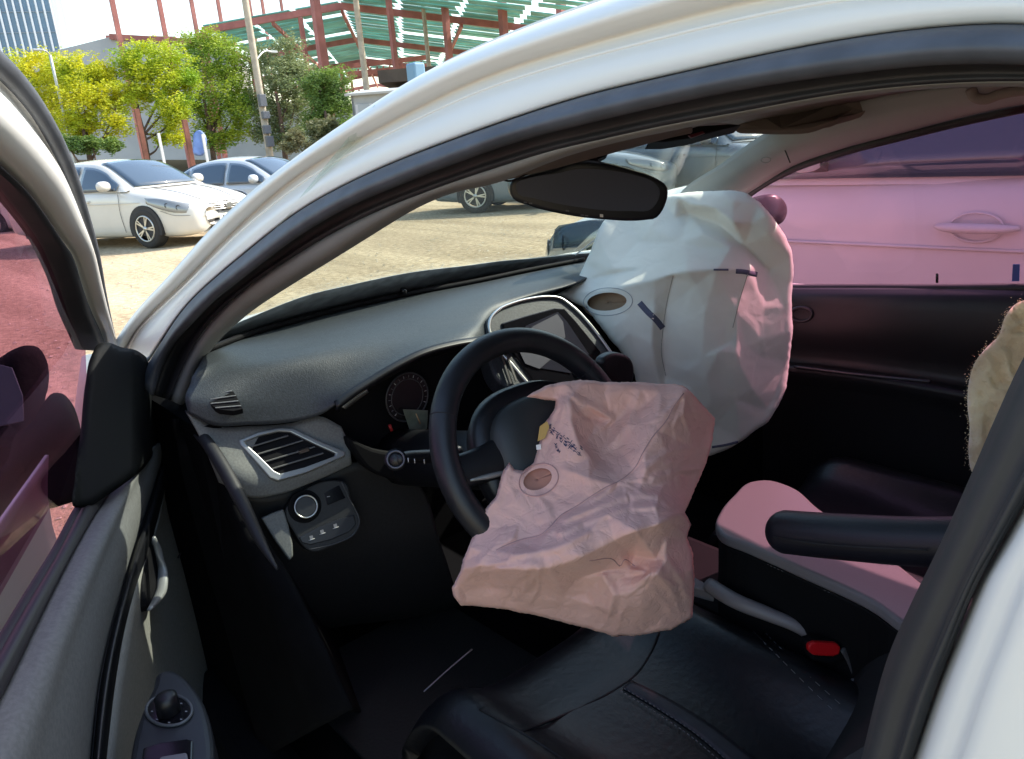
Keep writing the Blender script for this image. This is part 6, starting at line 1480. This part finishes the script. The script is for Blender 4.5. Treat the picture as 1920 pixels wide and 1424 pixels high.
# grey warehouse with sloping roof behind the trees
wh = at_foot(230, 75); who = empty('warehouse', tuple(wh)); tag(who, 'long grey warehouse roof showing above the yellow trees', 'building')
def wl(x, y, dz=0): return at_d((x, y), 75)-wh
WHM = mat('warehouse_grey', (.38, .38, .36), .8, var=(.3, .1))
back_ = np.array([18., -3., 0])
rp = [wl(60, 105), wl(118, 92), wl(205, 70), wl(335, 76), wl(430, 85), wl(436, 190), wl(700, 200), wl(700, 300), wl(60, 300)]
plate('wall', rp, 6.0, WHM, who, 0)
beam('eaves_beam', wl(205, 70)+np.array([-.3, 0, 0]), wl(440, 84)+np.array([-.3, 0, 0]), .4, .5, mat('red_oxide_steel', (.36, .13, .11), .65, var=(.8, .25)), who)
# tower
TW = mat('tower_glass', (.16, .30, .46), .25, spec=.8, var=(.05, .3)); FIN = mat('tower_fin', (.66, .72, .78), .5)
ta = at_d((116, 92), 150); ta[2] = 0; tbk = at_d((-260, 92), 150); tbk[2] = 0
rt_ = ta-CAM; rt_[2] = 0; rt_ /= np.linalg.norm(rt_); td = np.array([-rt_[1], rt_[0], 0])*.995+rt_*.1; td /= np.linalg.norm(td); tn = np.array([td[1], -td[0], 0]); tn = tn if tn @ FW > 0 else -tn
tow = empty('office_tower', tuple(ta)); tag(tow, 'blue glass office tower with white vertical fins at the top left corner', 'building')
TL = 34.0; TH = 60
plate('facade', [(0, 0, 0), tuple(td*TL), tuple(td*TL+np.array([0, 0, TH])), (0, 0, TH)], 20, TW, tow, 0, toward=-tn)
nf = int(TL/1.25)
for i in range(nf):
    c = td*(i*1.25+.2)-tn*.3
    beam('facade_fin', tuple(c+np.array([0, 0, 8])), tuple(c+np.array([0, 0, TH])), .32, .5, FIN, tow)
for z in np.arange(10, TH, 3.6):
    beam('floor_band', tuple(td*.1-tn*.08+np.array([0, 0, z])), tuple(td*TL-tn*.08+np.array([0, 0, z])), .22, .12, mat('band_blue', (.25, .32, .40), .4), tow)
# steel frame hall under construction
RED = MATS['red_oxide_steel']; TEAL = mat('teal_decking', (.20, .53, .47), .55, var=(.4, .3), transl=.25)  # red and teal lightened, distance haze put into both colours
sf = empty('steel_frame_hall', tuple(at_foot(700, 80))); tag(sf, 'red steel frame of a hall under construction with teal roof strips', 'building')
so0 = np.array(sf.location)
def vcol(x, y, d, h, wd, nm='column'):
    P = at_d((x, y), d); P[2] = 0; P = P-so0
    beam(nm, tuple(P), tuple(P+np.array([0, 0, h])), wd, wd, RED, sf)
for x, y, d in ((222, 60, 52), (309, 60, 60), (369, 60, 68), (418, 60, 76), (476, 60, 84), (500, 60, 92), (535, 60, 100)): vcol(x, y, d, 26, .30)
for x, y, d, wd in ((601, 80, 56, .55), (735, 60, 58, .35), (838, 60, 60, .42), (944, 50, 58, .5), (1052, 20, 56, .55)): vcol(x, y, d, 22, wd)
# gabled portal frames marching away from us, roof strips of teal decking between them
AX = at_d((760, 250), 100)-CAM; AX[2] = 0; AX /= np.linalg.norm(AX)
EL, AP, ER = [at_d(p, 62)-so0 for p in ((380, 58), (640, 12), (1090, 66))]
NF, BAY = 5, 20.0
for k in range(-1, NF):
    o_ = AX*BAY*k
    beam('rafter', EL+o_, AP+o_, .30, .5, RED, sf); beam('rafter', AP+o_, ER+o_, .30, .5, RED, sf)
    if k >= 0:
        for E_ in (EL, ER):
            q = E_+o_; beam('column', (q[0], q[1], -so0[2]), q, .35, .35, RED, sf)
        q = (EL*.3+AP*.7)+o_; beam('column', (q[0], q[1], 0), q-np.array([0, 0, .3]), .3, .3, RED, sf)
for E_ in (EL, ER, AP, (EL+AP)/2, (ER+AP)/2): beam('eaves_beam', E_-np.array([0, 0, .35]), E_+AX*BAY*(NF-1)-np.array([0, 0, .35]), .22, .3, RED, sf)
up3 = np.array([0, 0, .42])
for side_, (e_, a_) in enumerate(((EL, AP), (AP, ER))):
    for k in range(-11, 36):
        o_ = AX*(1.0+k*1.8)
        nseg = 3 if side_ == 0 else 4
        if side_ == 0 and k < 0: continue
        for j in range(nseg):
            if random.random() < .09: continue
            f0, f1 = (j+.02)/nseg, (j+random.uniform(.86, .97))/nseg
            sh_ = AX*random.uniform(-.12, .12)
            beam('roof_strip', e_*(1-f0)+a_*f0+o_+up3+sh_, e_*(1-f1)+a_*f1+o_+up3+sh_, random.uniform(1.35, 1.72), .08, TEAL, sf)
for (x0, y0, x1, y1, d0, d1, h) in ((200, 72, 330, 74, 78, 78, .5), (650, 125, 800, 108, 66, 70, .4), (650, 140, 800, 124, 66, 70, .4), (480, 150, 650, 128, 64, 66, .4)):
    beam('cross_beam', at_d((x0, y0), d0)-so0, at_d((x1, y1), d1)-so0, .3, h, RED, sf)
for x in np.linspace(660, 790, 12):
    P = at_d((x, 131-(x-660)*.12), 67.5)-so0; beam('lattice_strut', P, P+np.array([.3, 0, -.75]), .10, .10, RED, sf)
# clutter along the far edge
RP = mat('red_post', (.22, .085, .055), .8, var=(2, .3))
for x, y0, y1, d, lab in ((272, 205, 292, 31, 'brown red post under the yellow tree'), (357, 225, 292, 31, 'orange red post beside the blue sheet')):
    P = at_foot(x, d); o = beam('boundary_post', tuple(P), tuple(np.array([P[0], P[1], at_d((x, y0), d)[2]])), .17, .17, RP); tag(o, lab, 'post', 'red boundary posts')
WP = mat('white_post', (.7, .7, .68), .6)
for x, y0, lab in ((304, 250, 'thin white post left of the blue sheet'), (386, 252, 'thin white post right of the blue sheet')):
    P = at_foot(x, 30); o = beam('marker_post', tuple(P), tuple(np.array([P[0], P[1], at_d((x, y0), 30)[2]])), .09, .09, WP); tag(o, lab, 'post', 'white marker posts')
bs = relief('blue_sheet', np.array([(364, 250), (374, 244), (384, 252), (387, 276), (380, 292), (364, 290), (362, 270)], float), lambda P: np.full(len(P), 30.5), .8, 4, mat('tarp_blue', (.16, .24, .48), .5, var=(2, .4)), None, rim=5); tag(bs, 'crumpled blue sheet hung beside the orange red post', 'sheet')
WL = mat('scrap_brown', (.16, .09, .07), .85, var=(1.2, .5))
P0_, P1_ = at_foot(60, 29.5), at_foot(640, 29.5)
fe = empty('boundary_fence', tuple(P0_)); tag(fe, 'low brown and dark red boundary fence behind the parked cars', 'fence')
nb = 60
for i in range(nb):
    q0 = (P1_-P0_)*(i/nb); q1 = (P1_-P0_)*((i+.93)/nb); hgt = random.uniform(.85, 1.15)
    m_ = random.choice((WL, mat('fence_dark', (.06, .05, .05), .8), mat('fence_red', (.22, .06, .05), .8), mat('fence_grey', (.22, .2, .18), .8), WL))
    bo = box('fence_board', tuple((q0+q1)/2+np.array([0, 0, hgt/2-.02])), (np.linalg.norm(q1-q0), .05, hgt), m_, fe, rz=math.atan2((P1_-P0_)[1], (P1_-P0_)[0]))
